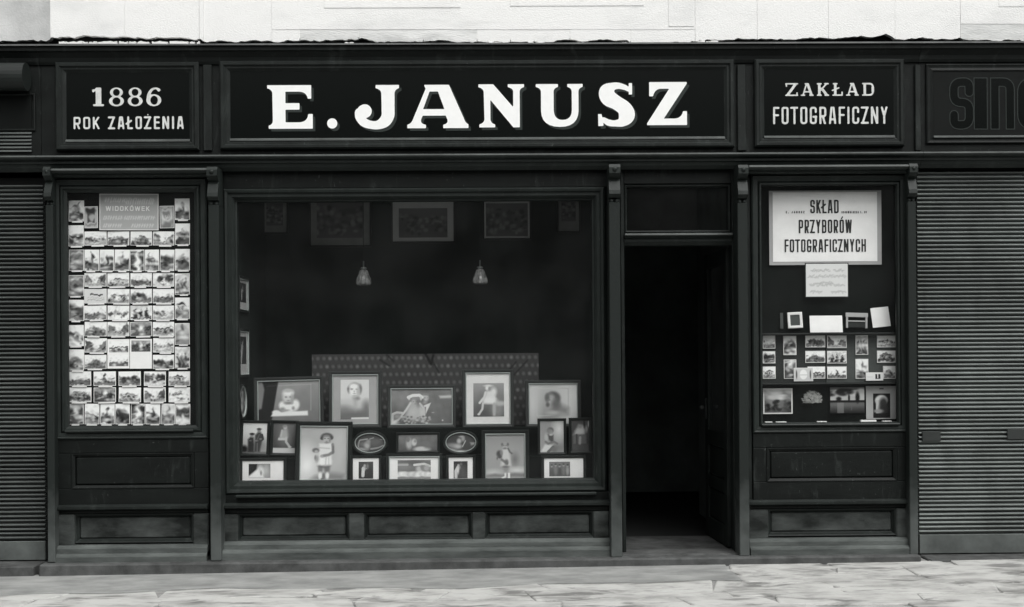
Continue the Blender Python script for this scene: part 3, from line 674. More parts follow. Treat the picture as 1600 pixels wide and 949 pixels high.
# display window
wf = MB(); x0, x1, z0, z1 = rect(345, 268, 951, 790, YW)
zi0, zi1 = zz(762, YW, 650), zz(307, YW, 650); xi0, xi1 = xx(372, YW, 530), xx(926, YW, 530)
obj('window_head', MB().box(x0, x1, .0, .07, zi1 + .066, z1 + .06, .004), 'paint', shop)
obj('apron_rail', MB().box(x0, x1, -.012, .07, z0 + .01, zi0 - .042, .006), 'paint', shop)
fr = obj('window_frame', MB().loop(xi0 - .105, xi1 + .10, zi0 - .04, zi1 + .064, [(0, .066), (0, -.012), (.014, -.024), (.03, -.02), (.04, -.004), (.062, -.004), (.075, .012), (.085, .03), (.096, .034), (.100, .066)]), 'frame', shop)
obj('window_sill', MB().box(xi0 - .02, xi1 + .02, -.05, .03, zi0 - .066, zi0 - .0425, .006), 'frame', fr)
pane = MB().quad((xi0 - .02, .05, zi0 - .02), (xi1 + .02, .05, zi0 - .02), (xi1 + .02, .05, zi1 + .02), (xi0 - .02, .05, zi1 + .02))
obj('window_glass', pane, 'glass', fr)

# doorway: jambs, transom with glass, open leaf
dx0, dx1 = xx(970.6, .03, 600), xx(1153, .03, 600)
zt0, zt1 = zz(378, .03, 1060), zz(366, .03, 1060); ztop = zz(262, .03, 1060)
df = obj('door_frame', MB().box(dx0, dx0 + .028, .0, .12, zf + .001, ztop, .004), 'paint2', shop)
obj('door_jamb', MB().box(dx1 - .045, dx1, .0, .12, zf + .001, ztop, .004), 'paint2', df)
obj('door_head', MB().box(dx0 + .029, dx1 - .046, .004, .115, zz(288, .03, 1060), ztop, .004), 'paint', df)
obj('transom_bar', MB().prism_x(dx0 + .029, dx1 - .046, [(.11, zt1), (.0, zt1 + .004), (-.035, zt1 - .004), (-.04, zt1 - .02), (-.02, zt1 - .035), (-.005, zt1 - .04), (-.005, zt0), (.02, zt0 - .03), (.11, zt0 - .03)]), 'frame', df)
obj('transom_bead', MB().prism_x(dx0 + .031, dx1 - .048, [(-.030, zt1 + .002), (-.040, zt1 - .003), (-.046, zt1 - .014), (-.040, zt1 - .020), (-.030, zt1 - .018)]), 'lit_edge', df)
tf = obj('transom_light', MB().loop(dx0 + .0295, dx1 - .0465, zt1 + .005, zz(288, .03, 1060) - .002, [(0, .08), (0, .02), (.012, .012), (.022, .02), (.026, .08)]), 'paint2', shop)
obj('pane', MB().quad((dx0 + .04, .05, zt1 + .02), (dx1 - .06, .05, zt1 + .02), (dx1 - .06, .05, zz(288, .03, 1060) - .02), (dx0 + .04, .05, zz(288, .03, 1060) - .02)), 'glass', tf)
lw, lh = .74, zt0 - zf - .05
dl = bpy.data.objects.new('door', None); link(dl, shop); dl.location = (dx1 - .05, .125, zf + .012); dl.rotation_euler.z = math.radians(93)      # opened inwards, leaf runs from the hinge towards the room
stl = MB(); 
obj('stile', MB().box(0, .10, -.02, .02, 0, lh, .004), 'paint2', dl, local=True); obj('stile', MB().box(lw - .10, lw, -.02, .02, 0, lh, .004), 'paint2', dl, local=True)
for a, b in ((0, .16), (.42, .52), (.78, .90), (lh - .12, lh)): obj('rail', MB().box(.1005, lw - .1005, -.019, .019, a, b, .004), 'paint2', dl, local=True)
for a, b in ((.161, .419), (.521, .779)): obj('panel', MB().box(.12, lw - .12, -.012, .012, a + .01, b - .01, .008), 'paint2', dl, local=True)
obj('pane', MB().quad((.1, .0, .9), (lw - .1, .0, .9), (lw - .1, .0, lh - .12), (.1, .0, lh - .12)), 'glass', dl, local=True)
hd = MB().box(lw - .065, lw - .035, .021, .03, .98, 1.16, .003).ball(lw - .05, .06, 1.08, .022); obj('handle', hd, 'iron', dl, local=True, smooth=False)

# ================================================================== DISPLAY CABINETS
def cabinet(bk, label, fx0, fx1, ox0, oy0, ox1, oy1, cornice, pan, bpan, basepy, stepsy, pils, cx):
    t = thing('display_cabinet', label, 'cabinet', (xx((fx0 + fx1) / 2, YC), YC, 0))
    x0, x1 = xx(fx0, YC, 600), xx(fx1, YC, 600); h = lambda py, Y=YC: zz(py, Y, cx)
    xo0, xo1, zo0, zo1 = rect(ox0, oy0, ox1, oy1, YC)
    zt = h(cornice[3]); zl = h(basepy)
    # cornice
    c0, c1 = xx(cornice[0], -.2, 265), xx(cornice[1], -.2, 265); z1 = zz(cornice[2], -.2, cx); z0 = h(cornice[3])
    d = z1 - z0
    pr = [(-.03, z1), (-.185, z1 - .002), (-.20, z1 - .008), (-.205, z1 - .02), (-.195, z1 - .034), (-.165, z1 - .04), (-.165, z1 - .052), (-.14, z1 - .062), (-.13, z0 + .004), (-.03, z0 + .004)]
    co = obj('cornice', MB().prism_x(c0, c1, pr), 'frame', t)
    obj('top_bead', MB().prism_x(c0 + .004, c1 - .004, [(-.190, z1 + .001), (-.2035, z1 - .005), (-.2095, z1 - .016), (-.203, z1 - .022), (-.190, z1 - .02)]), 'lit_edge', co)
    fw = xo0 - x0
    # frame and case
    obj('frame', MB().loop(x0, x1, zo0 - .075, zt - .001, [(0, YC + .05), (0, YC), (.01, YC - .008), (.02, YC), (.030, YC), (.05, YC + .004), (.055, YC + .05)]), 'frame', t)
    obj('frame_moulding', MB().loop(x0 + .0555, x1 - .0555, zo0 - .075 + .0555, zt - .0565, [(0, YC + .05), (0, YC + .006), (.008, YC - .004), (.02, YC - .004), (fw - .0555 - .018, YC + .012), (fw - .0555 - .006, YC + .022), (fw - .0555, YC + .024), (fw - .0555, YC + .05)]), 'frame', t)
    obj('glass', MB().quad((xo0 - .02, YC + .04, zo0 - .02), (xo1 + .02, YC + .04, zo0 - .02), (xo1 + .02, YC + .04, zo1 + .02), (xo0 - .02, YC + .04, zo1 + .02)), 'glass', t)
    obj('back_board', MB().box(x0 + .01, x1 - .01, bk, bk + .015, zl, zt, .0), 'velvet', t)
    for a, b in ((x0 + .002, x0 + .03), (x1 - .03, x1 - .002)): obj('side_board', MB().box(a, b, YC + .051, bk - .001, zl, zt - .03, .0), 'velvet', t)
    obj('case_top', MB().box(x0 + .031, x1 - .031, YC + .051, bk - .001, zo1 + .03, zo1 + .05, .0), 'velvet', t)
    obj('case_bottom', MB().box(x0 + .031, x1 - .031, YC + .051, bk - .001, zo0 - .03, zo0 - .004, .0), 'frame', t)
    obj('sill', MB().prism_x(xo0 - .012, xo1 + .012, [(YC + .045, zo0 + .004), (YC - .018, zo0 - .004), (YC - .024, zo0 - .012), (YC - .018, zo0 - .022), (YC + .02, zo0 - .024), (YC + .045, zo0 - .02)]), 'frame', t)
    # lower panel
    p0, p1, pz0, pz1 = rect(*pan, YC)
    zf0 = zo0 - .0755
    obj('panel_rail', MB().box(x0, x1, YC + .006, YC + .07, pz1, zf0 - .001, .004), 'paint', t); obj('panel_rail', MB().box(x0, x1, YC + .006, YC + .07, zl, pz0, .004), 'paint', t)
    obj('panel_stile', MB().box(x0, p0, YC + .006, YC + .07, pz0 + .001, pz1 - .001, .004), 'paint', t); obj('panel_stile', MB().box(p1, x1, YC + .006, YC + .07, pz0 + .001, pz1 - .001, .004), 'paint', t)
    lp = obj('lower_panel', MB().box(p0 + .03, p1 - .03, YC + .012, YC + .06, pz0 + .03, pz1 - .03, .012), 'paint', t)
    obj('panel_moulding', MB().loop(p0 + .001, p1 - .001, pz0 + .001, pz1 - .001, [(0, YC + .06), (0, YC + .004), (.008, YC + .003), (.016, YC + .008), (.026, YC + .014), (.03, YC + .06)]), 'paint', lp)
    for a, b in ((fx0 - 8, fx0 - .4), (fx1 + .4, fx1 + 5)): obj('filler_strip', MB().box(xx(a, YC, 600), xx(b, YC, 600), YC + .021, .06, zz(872, YC, cx), zt - .01, .003), 'paint2', t)
    base(t, fx0 - (6.6 if fx0 > 800 else 0), fx1 + (1.3 if fx0 < 800 else 0), bpan, YC + .02, basepy + 6, stepsy[0] - 5, [(stepsy[0], YC - .03), (stepsy[1], YC - .062)], cx, basepy)
    for p in pils: pilaster(*p, t)
    return t, (xo0, xo1, zo0, zo1)
cabA, oA = cabinet(.035, 'tall glazed cabinet crowded with postcards beside the dull shutter', 84, 325, 104, 296, 299, 671, (76, 331, 263, 279), (111, 708, 303, 764), [(117, 302)], 797, (853, 866), [(72, 83.5, 262)], 200)
cabB, oB = cabinet(.052, 'glazed cabinet with a printed poster and small photographs beside the doorway', 1176, 1419, 1191, 288, 1401, 661, (1170, 1428, 257.5, 273), (1198, 699, 1402, 753), [(1200, 1400)], 789, (842, 854), [(1419.5, 1432.5, 257)], 1297)

# ================================================================== NEIGHBOURS
def shutter(px0, px1, pyt, pyb, pybar, Y, material, label, cx, plates, p0):
    x0, x1 = xx(px0, Y), xx(px1, Y); zt, zb = zz(pyt, Y, cx), zz(pyb, Y, cx); pit = p0 / FPX * (Y - CAM.y)
    t = thing('roller_shutter', label, 'shutter', ((x0 + x1) / 2, Y, zz(pybar, Y, cx)))
    n = int(round((zt - zb) / pit)); hw = (x1 - x0) / 2
    prof = [(.024, 0), (.022, .36 * pit), (.004, .41 * pit), (-.008, .49 * pit), (-.013, .62 * pit), (-.012, .76 * pit), (-.004, .90 * pit), (.010, .97 * pit), (.024, .985 * pit), (.030, .985 * pit), (.030, 0)]
    me = None
    for i in range(n):
        if me is None:
            o = obj('slat', MB().prism_x(-hw, hw, prof), material, t, local=True); me = o.data
        else: o = bpy.data.objects.new('slat', me); link(o, t)
        o.location = (0, random.uniform(-.0012, .0012), zb - t.location.z + i * pit); o.rotation_euler.x = random.gauss(0, .07); o.rotation_euler.y = random.gauss(0, .0007)
    zbar = zz(pybar, Y, cx)
    obj('bottom_rail', MB().box(x0, x1, Y - .012, Y + .02, zbar + .008, zb - .004, .004), 'rail', t)
    obj('threshold', MB().box(x0, x1, Y - .245, Y + .05, -.15, zbar, .008), 'granite', t)
    obj('backing', MB().box(x0, x1, Y + .036, Y + .05, zbar, zt + .05, .0), 'timber', t)
    for a, b, c, d in plates:
        q = rect(a, b, c, d, Y - .02); obj('lock_plate', MB().box(q[0], q[1], Y - .022, Y - .013, q[2], q[3], .003), 'iron', t)
    return t
shA = shutter(-260, 69.5, 287, 845, 877, .02, 'slat_old', 'dull closed roller shutter beside the postcard cabinet', 35, [], 6.66)
shB = shutter(1434, 1860, 271, 834, 866, .02, 'slat', 'bright closed roller shutter beside the poster cabinet', 1515, [(1441, 674, 1470, 690), (1574, 671, 1604, 687)], 6.70)
nA = thing('shop_fascia', 'dark fascia of the neighbouring shop over the dull shutter', 'fascia', (xx(-100, 0), 0, zz(250, 0)))
fascia(nA, xx(-262, YSG), XL - .002, 2)
nB = thing('shop_fascia', 'dark fascia of the neighbouring shop over the bright shutter', 'fascia', (xx(1650, 0), 0, zz(250, 0)))
fascia(nB, XR + .002, xx(1862, YSG), 3)
sgD = thing('shop_sign', 'dark blank sign panel between rolled awning and vent above dull shutter', 'sign', (xx(-100, YSG), YSG, zz(203, YSG, 0)))
x0, x1, z0, z1 = rect(-255, 149, 49, 203, YSG); obj('glass_panel', MB().box(x0, x1, -.040, -.0312, z0, z1, .002), 'panel', sgD)
obj('frame', MB().loop(x0 - .02, x1 + .03, z0 - .012, z1 + .012, [(0, -.031), (0, -.043), (.008, -.047), (.016, -.043), (.016, -.031)]), 'paint', sgD)
x0, x1, z0, z1 = rect(-255, 103, 48, 146, -.07); rr = (z1 - z0) / 2; cz = (z0 + z1) / 2
aw = thing('rolled_awning', 'rolled dark awning under the ledge above the dull shutter', 'awning', ((x0 + x1) / 2, -.07, z0))
obj('roll', MB().prism_x(x0, x1, [(-.055 - rr * .85 + rr * .85 * math.cos(a * math.pi / 12), cz + rr * math.sin(a * math.pi / 12)) for a in range(24)]), 'awning', aw, smooth=False)
vt = thing('vent', 'narrow slatted vent strip below the dark blank sign', 'vent', (xx(-100, YSG), YSG, zz(240, YSG, 0)))
for k in range(6):
    x0, x1, z0, z1 = rect(-255, 207 + k * 5.6, 49, 210.2 + k * 5.6, -.04); obj('slat', MB().prism_x(x0, x1, [(-.0305, z1), (-.036, z1), (-.046, z0 + .003), (-.046, z0), (-.0305, z0)]), 'slat_old', vt)
sgE = thing('shop_sign', 'black sign with outlined dark lettering above the bright shutter', 'sign', (xx(1650, YSG), YSG, zz(215, YSG, 1600)))
x0, x1, z0, z1 = rect(1458, 111, 1850, 213, YSG)
obj('glass_panel', MB().box(x0, x1, -.042, -.0312, z0, z1, .0), 'panel', sgE)
obj('frame', MB().loop(x0 - .055, x1 + .055, z0 - .055, z1 + .055, [(0, -.031), (0, -.045), (.008, -.05), (.018, -.046), (.03, -.044), (.05, -.05), (.055, -.041), (.055, -.031)]), 'paint', sgE)
obj('lower_bead', MB().prism_x(x0, x1, [(-.043, z0 + .008), (-.048, z0 + .006), (-.056, z0 - .004), (-.057, z0 - .010), (-.043, z0 - .012)]), 'lit_edge', sgE)
for ch, a, b in (('S', 1484, 1521), ('I', 1527, 1541), ('n', 1548, 1585), ('G', 1590, 1636)):
    WID_I = WID['I']; WID['I'] = 1.0
    text(sgE, ch, a, b, 122, 202, -.0432, 'signglass', t=.165 if ch != 'I' else .30, res=40, r=.22); text(sgE, ch, a, b, 122, 202, -.0440, 'outline', t=.165 if ch != 'I' else .30, res=90, outline=.009, name='letter_outline', r=.22)
    WID['I'] = WID_I

# ================================================================== THE HOUSE ACROSS THE STREET (seen only as a reflection)
op = thing('opposite_house', 'plain plastered house across the street mirrored in the shop windows', 'building', (0, -17.5, 0))
ow = MB(); zr = (.3, 1.1, 2.9, 4.2, 6.0, 7.2)
ow.box(-30, 30, -18.2, -17.5, -.2, 7.2, .0); obj('wall', ow, 'old_plaster', op)
for k in range(-9, 10):
    for a, b in ((.9, 2.9), (4.0, 5.9)):
        obj('window', MB().box(k * 2.6 - .5, k * 2.6 + .5, -17.499, -17.47, a, b, .01), 'inside', op)
obj('roof', MB().prism_x(-30, 30, [(-17.1, 7.2), (-17.1, 7.35), (-21, 9.2), (-21, 7.2)]), 'timber', op)

# ================================================================== FRAMED PHOTOGRAPHS IN THE BIG WINDOW
def place(px0, py0, px1, py1, Y):
    x0, x1, z0, z1 = rect(px0, py0, px1, py1, Y); return x0, z0, x1 - x0, z1 - z0
def picture(label, P, Y, fw, fmat, paint, mount=None, inner=(0, 0, 1, 1), lean=.07, roll=0, bead=True, n=76, group='framed photographs in the display window', oval=False, world=None, glass=True):
    """P: outer rectangle in photo pixels; inner: the print within the mount, as fractions of the opening"""
    if world: loc, rot, W, H = world
    else:
        x0, z0, W, H = place(*P, Y); loc = (x0 + W / 2, Y, z0); rot = (-lean, roll, 0)
    t = thing('picture_frame', label, 'picture', loc, rot, group)
    prof = [(0, .012), (0, -.006), (fw * .15, -.012), (fw * .45, -.012), (fw * .6, -.007), (fw * .85, -.005), (fw, -.001), (fw, .012)]
    if oval: obj('frame', MB().ell_loop(0, H / 2, W / 2, H / 2, prof), fmat, t, local=True, smooth=False)
    else: obj('frame', MB().loop(-W / 2, W / 2, 0, H, prof), fmat, t, local=True)
    a, b, c, d = -W / 2 + fw, W / 2 - fw, fw, H - fw
    if bead:
        pb = [(0, .003), (0, -.0045), (.004, -.009), (.008, -.0045), (.008, .003)]
        if oval: obj('bead', MB().ell_loop(0, H / 2, W / 2 - fw * .93, H / 2 - fw * .93, pb), 'gold', t, local=True)
        else: obj('bead', MB().loop(a - fw * .07, b + fw * .07, c - fw * .07, d + fw * .07, pb), 'gold', t, local=True)
    if not oval: obj('backing', MB().box(a - .002, b + .002, .007, .0118, c - .002, d + .002, .0), 'board_dark', t, local=True)
    if mount: obj('mount', MB().box(a, b, .0045, .0068, c, d, .0), mount, t, local=True)
    iw, ih = b - a, d - c; pw, ph = iw * (inner[2] - inner[0]), ih * (inner[3] - inner[1])
    pic = Pic(pw, ph, .5, n); paint(pic); pic.obj('print', t, a + iw * inner[0], c + ih * inner[1], .0035, ellipse=oval)
    if glass and not oval: obj('pane', MB().quad((a, .0012, c), (b, .0012, c), (b, .0012, d), (a, .0012, d)), 'clear', t, local=True)
    return t
def child(p, cx, base, h, dress=.85, hair=.22, skin=.68, legs=.35):
    """standing child, feet at base, height h"""
    p.ell(cx - .05, base + h * .16, .045 * h, .17 * h, legs, .3).ell(cx + .05, base + h * .16, .045 * h, .17 * h, legs, .3)
    p.ell(cx - .055, base + h * .03, .06 * h, .035 * h, .92, .3).ell(cx + .06, base + h * .03, .06 * h, .035 * h, .92, .3)
    k = 1 / p.a
    p.pol([(cx - .085 * h * k, base + h * .78), (cx + .085 * h * k, base + h * .78), (cx + .13 * h * k, base + h * .28), (cx - .13 * h * k, base + h * .28)], dress, .03)
    p.lin([(cx - .1 * h * k, base + h * .74), (cx - .16 * h * k, base + h * .55), (cx - .05 * h * k, base + h * .5)], skin * .72, .03 * h).lin([(cx + .1 * h * k, base + h * .74), (cx + .15 * h * k, base + h * .57), (cx + .04 * h * k, base + h * .48)], skin * .8, .03 * h)
    p.ell(cx, base + h * .91, .115 * h, .105 * h, hair, .15).ell(cx, base + h * .875, .075 * h, .085 * h, skin, .25)
    for q in (-.028, .028): p.ell(cx + q * h * k, base + h * .885, .014 * h, .010 * h, .25, .5)
    p.ell(cx, base + h * .835, .02 * h, .008 * h, .38, .5); return p
def face(p, cx, cy, r, skin=.74, hair=.2, side=0):
    k = 1 / p.a
    p.ell(cx, cy + r * .22, r * .98, r * 1.05, hair, .12).ell(cx + side * r * .25 * k, cy - r * .1, r * .68, r * .88, skin, .2)
    p.ell(cx + (side * .3 + .0) * r * k, cy + r * .62, r * .62, r * .34, hair, .3)
    for q in (-.27, .27): p.ell(cx + (q + side * .3) * r * k, cy + r * .06, r * .13, r * .07, .2, .5); p.ell(cx + (q + side * .3) * r * k, cy + r * .2, r * .17, r * .04, .35, .5)
    p.ell(cx + side * .35 * r * k, cy - r * .2, r * .07, r * .15, skin * .84, .5).ell(cx + side * .3 * r * k, cy - r * .48, r * .2, r * .06, .38, .5); return p
def p_baby(p):
    p.win(125, 160, 1170, 820).grad(.50, .62, 0, 1).G([(380, 160), (1170, 160), (1170, 500), (380, 500)], .50, 120).E(850, 480, 260, 200, .42, .8).mott(.012, 5, 1)
    p.L([(1022, 230), (1015, 620)], .56, 5).L([(290, 238), (1030, 225)], .56, 6)
    p.G([(125, 160), (475, 160), (345, 820), (125, 820)], .13, 12).G([(130, 165), (205, 170), (240, 290), (190, 580), (130, 600)], .42, 14).L([(290, 240), (460, 236)], .22, 5)  # dark slanted band with a pale wedge at one end of the print
    p.G([(340, 702), (395, 625), (520, 640), (960, 630), (965, 700)], .82, 10).E(430, 640, 60, 30, .84)
    p.E(650, 580, 110, 75, .80).E(535, 540, 50, 62, .80).E(760, 530, 58, 75, .80).E(720, 585, 22, 26, .52, .6).E(540, 600, 38, 30, .50, .6).E(590, 615, 60, 14, .56, .6)
    p.E(630, 350, 92, 62, .60, .3).E(630, 410, 82, 100, .70, .3).E(645, 350, 70, 40, .80, .5).E(640, 315, 70, 24, .62, .6).E(600, 412, 17, 11, .44, .7).E(672, 412, 15, 11, .44, .7).E(640, 465, 24, 9, .50, .7).E(640, 505, 60, 20, .46, .6).E(700, 440, 20, 60, .56, .8)
def p_woman(p):
    p.win(175, 185, 665, 905).grad(.46, .90, .12, .55).E(420, 640, 260, 140, .70, .9, 0, .8).E(250, 720, 120, 60, .48, .8).E(620, 690, 60, 110, .42, .8).G([(175, 760), (665, 740), (665, 905), (175, 905)], .38, 60).G([(360, 872), (665, 866), (665, 905), (360, 905)], .74, 6)
    p.E(430, 500, 55, 60, .58, .5).E(470, 525, 40, 30, .48, .7).E(430, 620, 34, 110, .56, .8, 0, .6)
    p.E(418, 345, 124, 108, .46, .18).E(325, 360, 32, 64, .34, .5).E(512, 360, 32, 80, .40, .5).E(410, 385, 92, 105, .80, .25).E(400, 300, 80, 42, .84, .6).E(480, 400, 32, 70, .62, .7)
    p.E(368, 360, 24, 11, .52, .7).E(452, 358, 22, 10, .54, .7).E(368, 342, 28, 5, .56, .6).E(412, 400, 12, 20, .62, .7).E(415, 440, 26, 7, .50, .6).E(420, 478, 40, 14, .60, .7)
def p_couple(p):
    p.win(120, 160, 1240, 885).grad(.36, .54, 0, 1).E(350, 320, 260, 160, .44, .8).E(950, 650, 420, 260, .34, .7).E(900, 430, 160, 160, .38, .8).mott(.02, 6, 4).G([(1000, 310), (1240, 300), (1240, 352), (1020, 355)], .66, 22)
    p.E(750, 345, 62, 78, .60, .35).E(760, 275, 66, 26, .42, .6).E(740, 350, 18, 7, .38, .6).E(785, 350, 12, 6, .42, .6).E(690, 420, 40, 60, .36, .6).E(740, 440, 40, 30, .50, .7)
    p.G([(720, 500), (852, 445), (760, 665), (745, 660)], .70, 10).G([(735, 535), (760, 530), (750, 665), (738, 660)], .34, 10).E(885, 645, 30, 10, .52).E(1060, 800, 14, 14, .7)
    p.G([(470, 430), (655, 440), (735, 620), (730, 800), (330, 800), (420, 640)], .56, 40).E(530, 640, 120, 110, .62, .8).E(690, 640, 50, 110, .64, .7)
    p.E(560, 430, 72, 92, .58, .4).E(620, 400, 46, 110, .40, .6).E(600, 350, 90, 40, .46, .6).E(535, 425, 14, 7, .40, .6).E(585, 425, 14, 7, .40, .6).E(560, 470, 18, 6, .42, .6)
    p.L([(440, 335), (520, 300), (640, 295), (690, 335)], .74, 30).E(455, 350, 24, 40, .70, .5).E(670, 360, 20, 40, .66, .5)
    p.L([(480, 450), (400, 590), (260, 780), (110, 870)], .66, 20).L([(650, 460), (720, 560), (730, 690)], .64, 18).E(170, 840, 90, 50, .66, .6)
    p.L([(150, 800), (160, 670), (230, 640), (330, 650)], .64, 24).E(240, 720, 80, 55, .48, .7)
    q = np.random.RandomState(4)
    for i in range(70): p.E(q.uniform(300, 860), q.uniform(720, 880), 22, 18, q.choice([.30, .38, .64, .56]), .6, 0, .8)
def p_sitgirl(p):
    p.win(185, 270, 650, 812).grad(.36, .64, 0, 1).mott(.02, 4, 6).E(560, 690, 95, 140, .46, .6).E(590, 600, 90, 40, .60, .5).E(500, 690, 26, 130, .60, .6)
    p.G([(390, 395), (500, 400), (530, 520), (500, 600), (330, 600), (360, 500)], .72, 24).E(430, 550, 110, 52, .76, .5).E(495, 410, 46, 65, .74, .6).L([(370, 420), (350, 500), (280, 590)], .70, 18).L([(330, 600), (320, 690), (270, 770)], .68, 17).L([(500, 600), (500, 780)], .58, 15).E(265, 775, 22, 14, .72)
    p.E(410, 345, 48, 44, .60, .4).E(395, 350, 26, 30, .76, .5).E(410, 312, 66, 16, .74, .6).E(430, 360, 20, 26, .48, .6)
def p_profile(p):
    p.win(85, 100, 655, 500).grad(.62, .80, 0, 1).E(600, 300, 120, 220, .84, .9).E(130, 300, 60, 200, .68, .9).L([(180, 150), (180, 420), (545, 412), (548, 150), (180, 150)], .66, 3)
    p.G([(350, 330), (450, 300), (550, 345), (540, 405), (350, 405)], .52, 30).E(400, 350, 46, 60, .46, .6).E(380, 390, 60, 20, .64, .7)
    p.E(370, 245, 72, 66, .34, .2).E(345, 270, 38, 56, .62, .5).E(335, 235, 30, 16, .56, .6).E(300, 240, 22, 40, .36, .5).E(306, 310, 18, 22, .34, .5).E(400, 300, 40, 46, .38, .6).E(320, 262, 16, 8, .42, .6)
def p_soldiers(p):
    p.win(100, 100, 440, 520).grad(.66, .90, 0, .7).E(120, 470, 50, 55, .10, .4).E(380, 420, 50, 90, .48, .7).G([(100, 500), (440, 500), (440, 520), (100, 520)], .34, 14)
    p.G([(170, 330), (205, 295), (250, 300), (262, 400), (260, 505), (175, 505)], .17, 14).G([(270, 270), (310, 225), (350, 225), (388, 300), (370, 360), (345, 500), (265, 500)], .22, 14).L([(370, 260), (385, 320), (340, 350)], .20, 14)
    p.E(226, 270, 25, 24, .46, .4).E(228, 252, 34, 14, .10, .4).E(325, 200, 24, 28, .42, .4).E(326, 182, 32, 13, .20, .4).E(290, 345, 26, 10, .42, .6).E(350, 320, 20, 12, .40, .6).L([(305, 380), (308, 500)], .36, 7).L([(330, 260), (300, 330)], .32, 7).E(205, 345, 20, 10, .34, .6)
def p_dancer(p):
    p.win(500, 105, 825, 530).grad(.26, .38, 0, 1).E(680, 280, 90, 160, .40, .8).G([(495, 458), (825, 455), (825, 530), (495, 530)], .66, 6)
    p.G([(620, 200), (700, 190), (715, 300), (690, 330), (570, 345), (600, 280)], .56, 18).L([(690, 310), (690, 370), (745, 440)], .62, 16).L([(590, 330), (680, 330)], .64, 18).E(670, 165, 26, 30, .62, .4).E(662, 148, 30, 18, .46, .5).L([(625, 210), (612, 290)], .62, 12).E(745, 440, 26, 12, .66)
def p_dollgirl(p):
    p.win(95, 130, 730, 905).grad(.76, .70, 0, 1).E(610, 450, 120, 330, .62, .9).E(180, 700, 150, 220, .80, .9).mott(.01, 4, 9).G([(230, 905), (300, 850), (520, 800), (690, 820), (680, 905)], .46, 40)
    p.E(370, 740, 34, 60, .42, .4).E(460, 740, 42, 60, .40, .4).E(420, 700, 80, 30, .34, .5).E(370, 840, 28, 50, .80, .4).E(465, 840, 26, 48, .82, .4).E(415, 850, 18, 44, .38, .5).E(395, 890, 20, 12, .36)
    p.G([(350, 380), (535, 375), (520, 470), (520, 680), (330, 690), (350, 540)], .74, 16).E(430, 640, 85, 55, .78, .5).E(390, 640, 20, 40, .84, .6).L([(350, 440), (490, 450)], .58, 6).L([(445, 580), (440, 680)], .60, 5).L([(480, 580), (482, 680)], .62, 4)
    p.L([(530, 390), (540, 500), (480, 540), (390, 560)], .44, 20).L([(540, 420), (535, 520)], .36, 9).E(385, 560, 24, 16, .56)
    p.E(450, 282, 86, 56, .27, .2).E(390, 305, 30, 22, .24, .4).E(510, 295, 28, 26, .27, .4).E(448, 315, 52, 54, .60, .3).E(448, 268, 44, 14, .42, .6).E(425, 305, 13, 8, .34, .6).E(470, 305, 13, 8, .34, .6).E(448, 345, 16, 5, .42, .6).E(490, 330, 14, 30, .46, .7).E(450, 366, 30, 12, .44, .6)
    p.E(305, 478, 50, 34, .36, .3).E(312, 496, 26, 22, .58, .4).E(305, 545, 50, 22, .70, .6).E(320, 600, 26, 46, .52, .6).E(300, 580, 14, 30, .44, .6)
def p_blur_pair(p):
    p.win(880, 200, 1330, 500).grad(.26, .24, 0, 1).E(1180, 330, 130, 90, .30, .6).E(1100, 240, 160, 40, .22, .7)
    p.L([(925, 420), (950, 300), (1060, 290)], .46, 12).E(1000, 370, 60, 50, .34, .7).E(1060, 390, 44, 54, .52, .5).E(1080, 330, 32, 34, .44, .5).L([(1100, 290), (1160, 270)], .44, 8).E(980, 450, 90, 24, .46, .6).L([(1120, 440), (1240, 430), (1310, 400)], .44, 14).E(1280, 290, 30, 8, .42)
def p_lying(p):
    p.grad(.40, .50, 0, 1).mott(.02, 4, 3).ell(.60, .10, .50, .16, .82, .3).ell(.27, .45, .18, .34, .74, .4).ell(.24, .7, .13, .16, .5, .3).ell(.40, .52, .16, .22, .82, .3).ell(.43, .60, .09, .10, .62, .4).ell(.75, .35, .25, .2, .48, .5)
def p_oval_two(p):
    p.win(100, 90, 620, 400).grad(.28, .26, 0, 1).E(500, 250, 110, 90, .24, .7).E(230, 300, 100, 44, .42, .5).E(310, 310, 60, 34, .54, .6).E(330, 225, 36, 40, .54, .5).E(400, 190, 30, 40, .46, .5).E(375, 155, 46, 14, .50, .6).L([(440, 220), (390, 310)], .54, 8).G([(515, 245), (612, 248), (590, 290), (540, 300)], .46, 14).E(350, 385, 90, 18, .54, .6).E(205, 370, 70, 20, .44, .6)
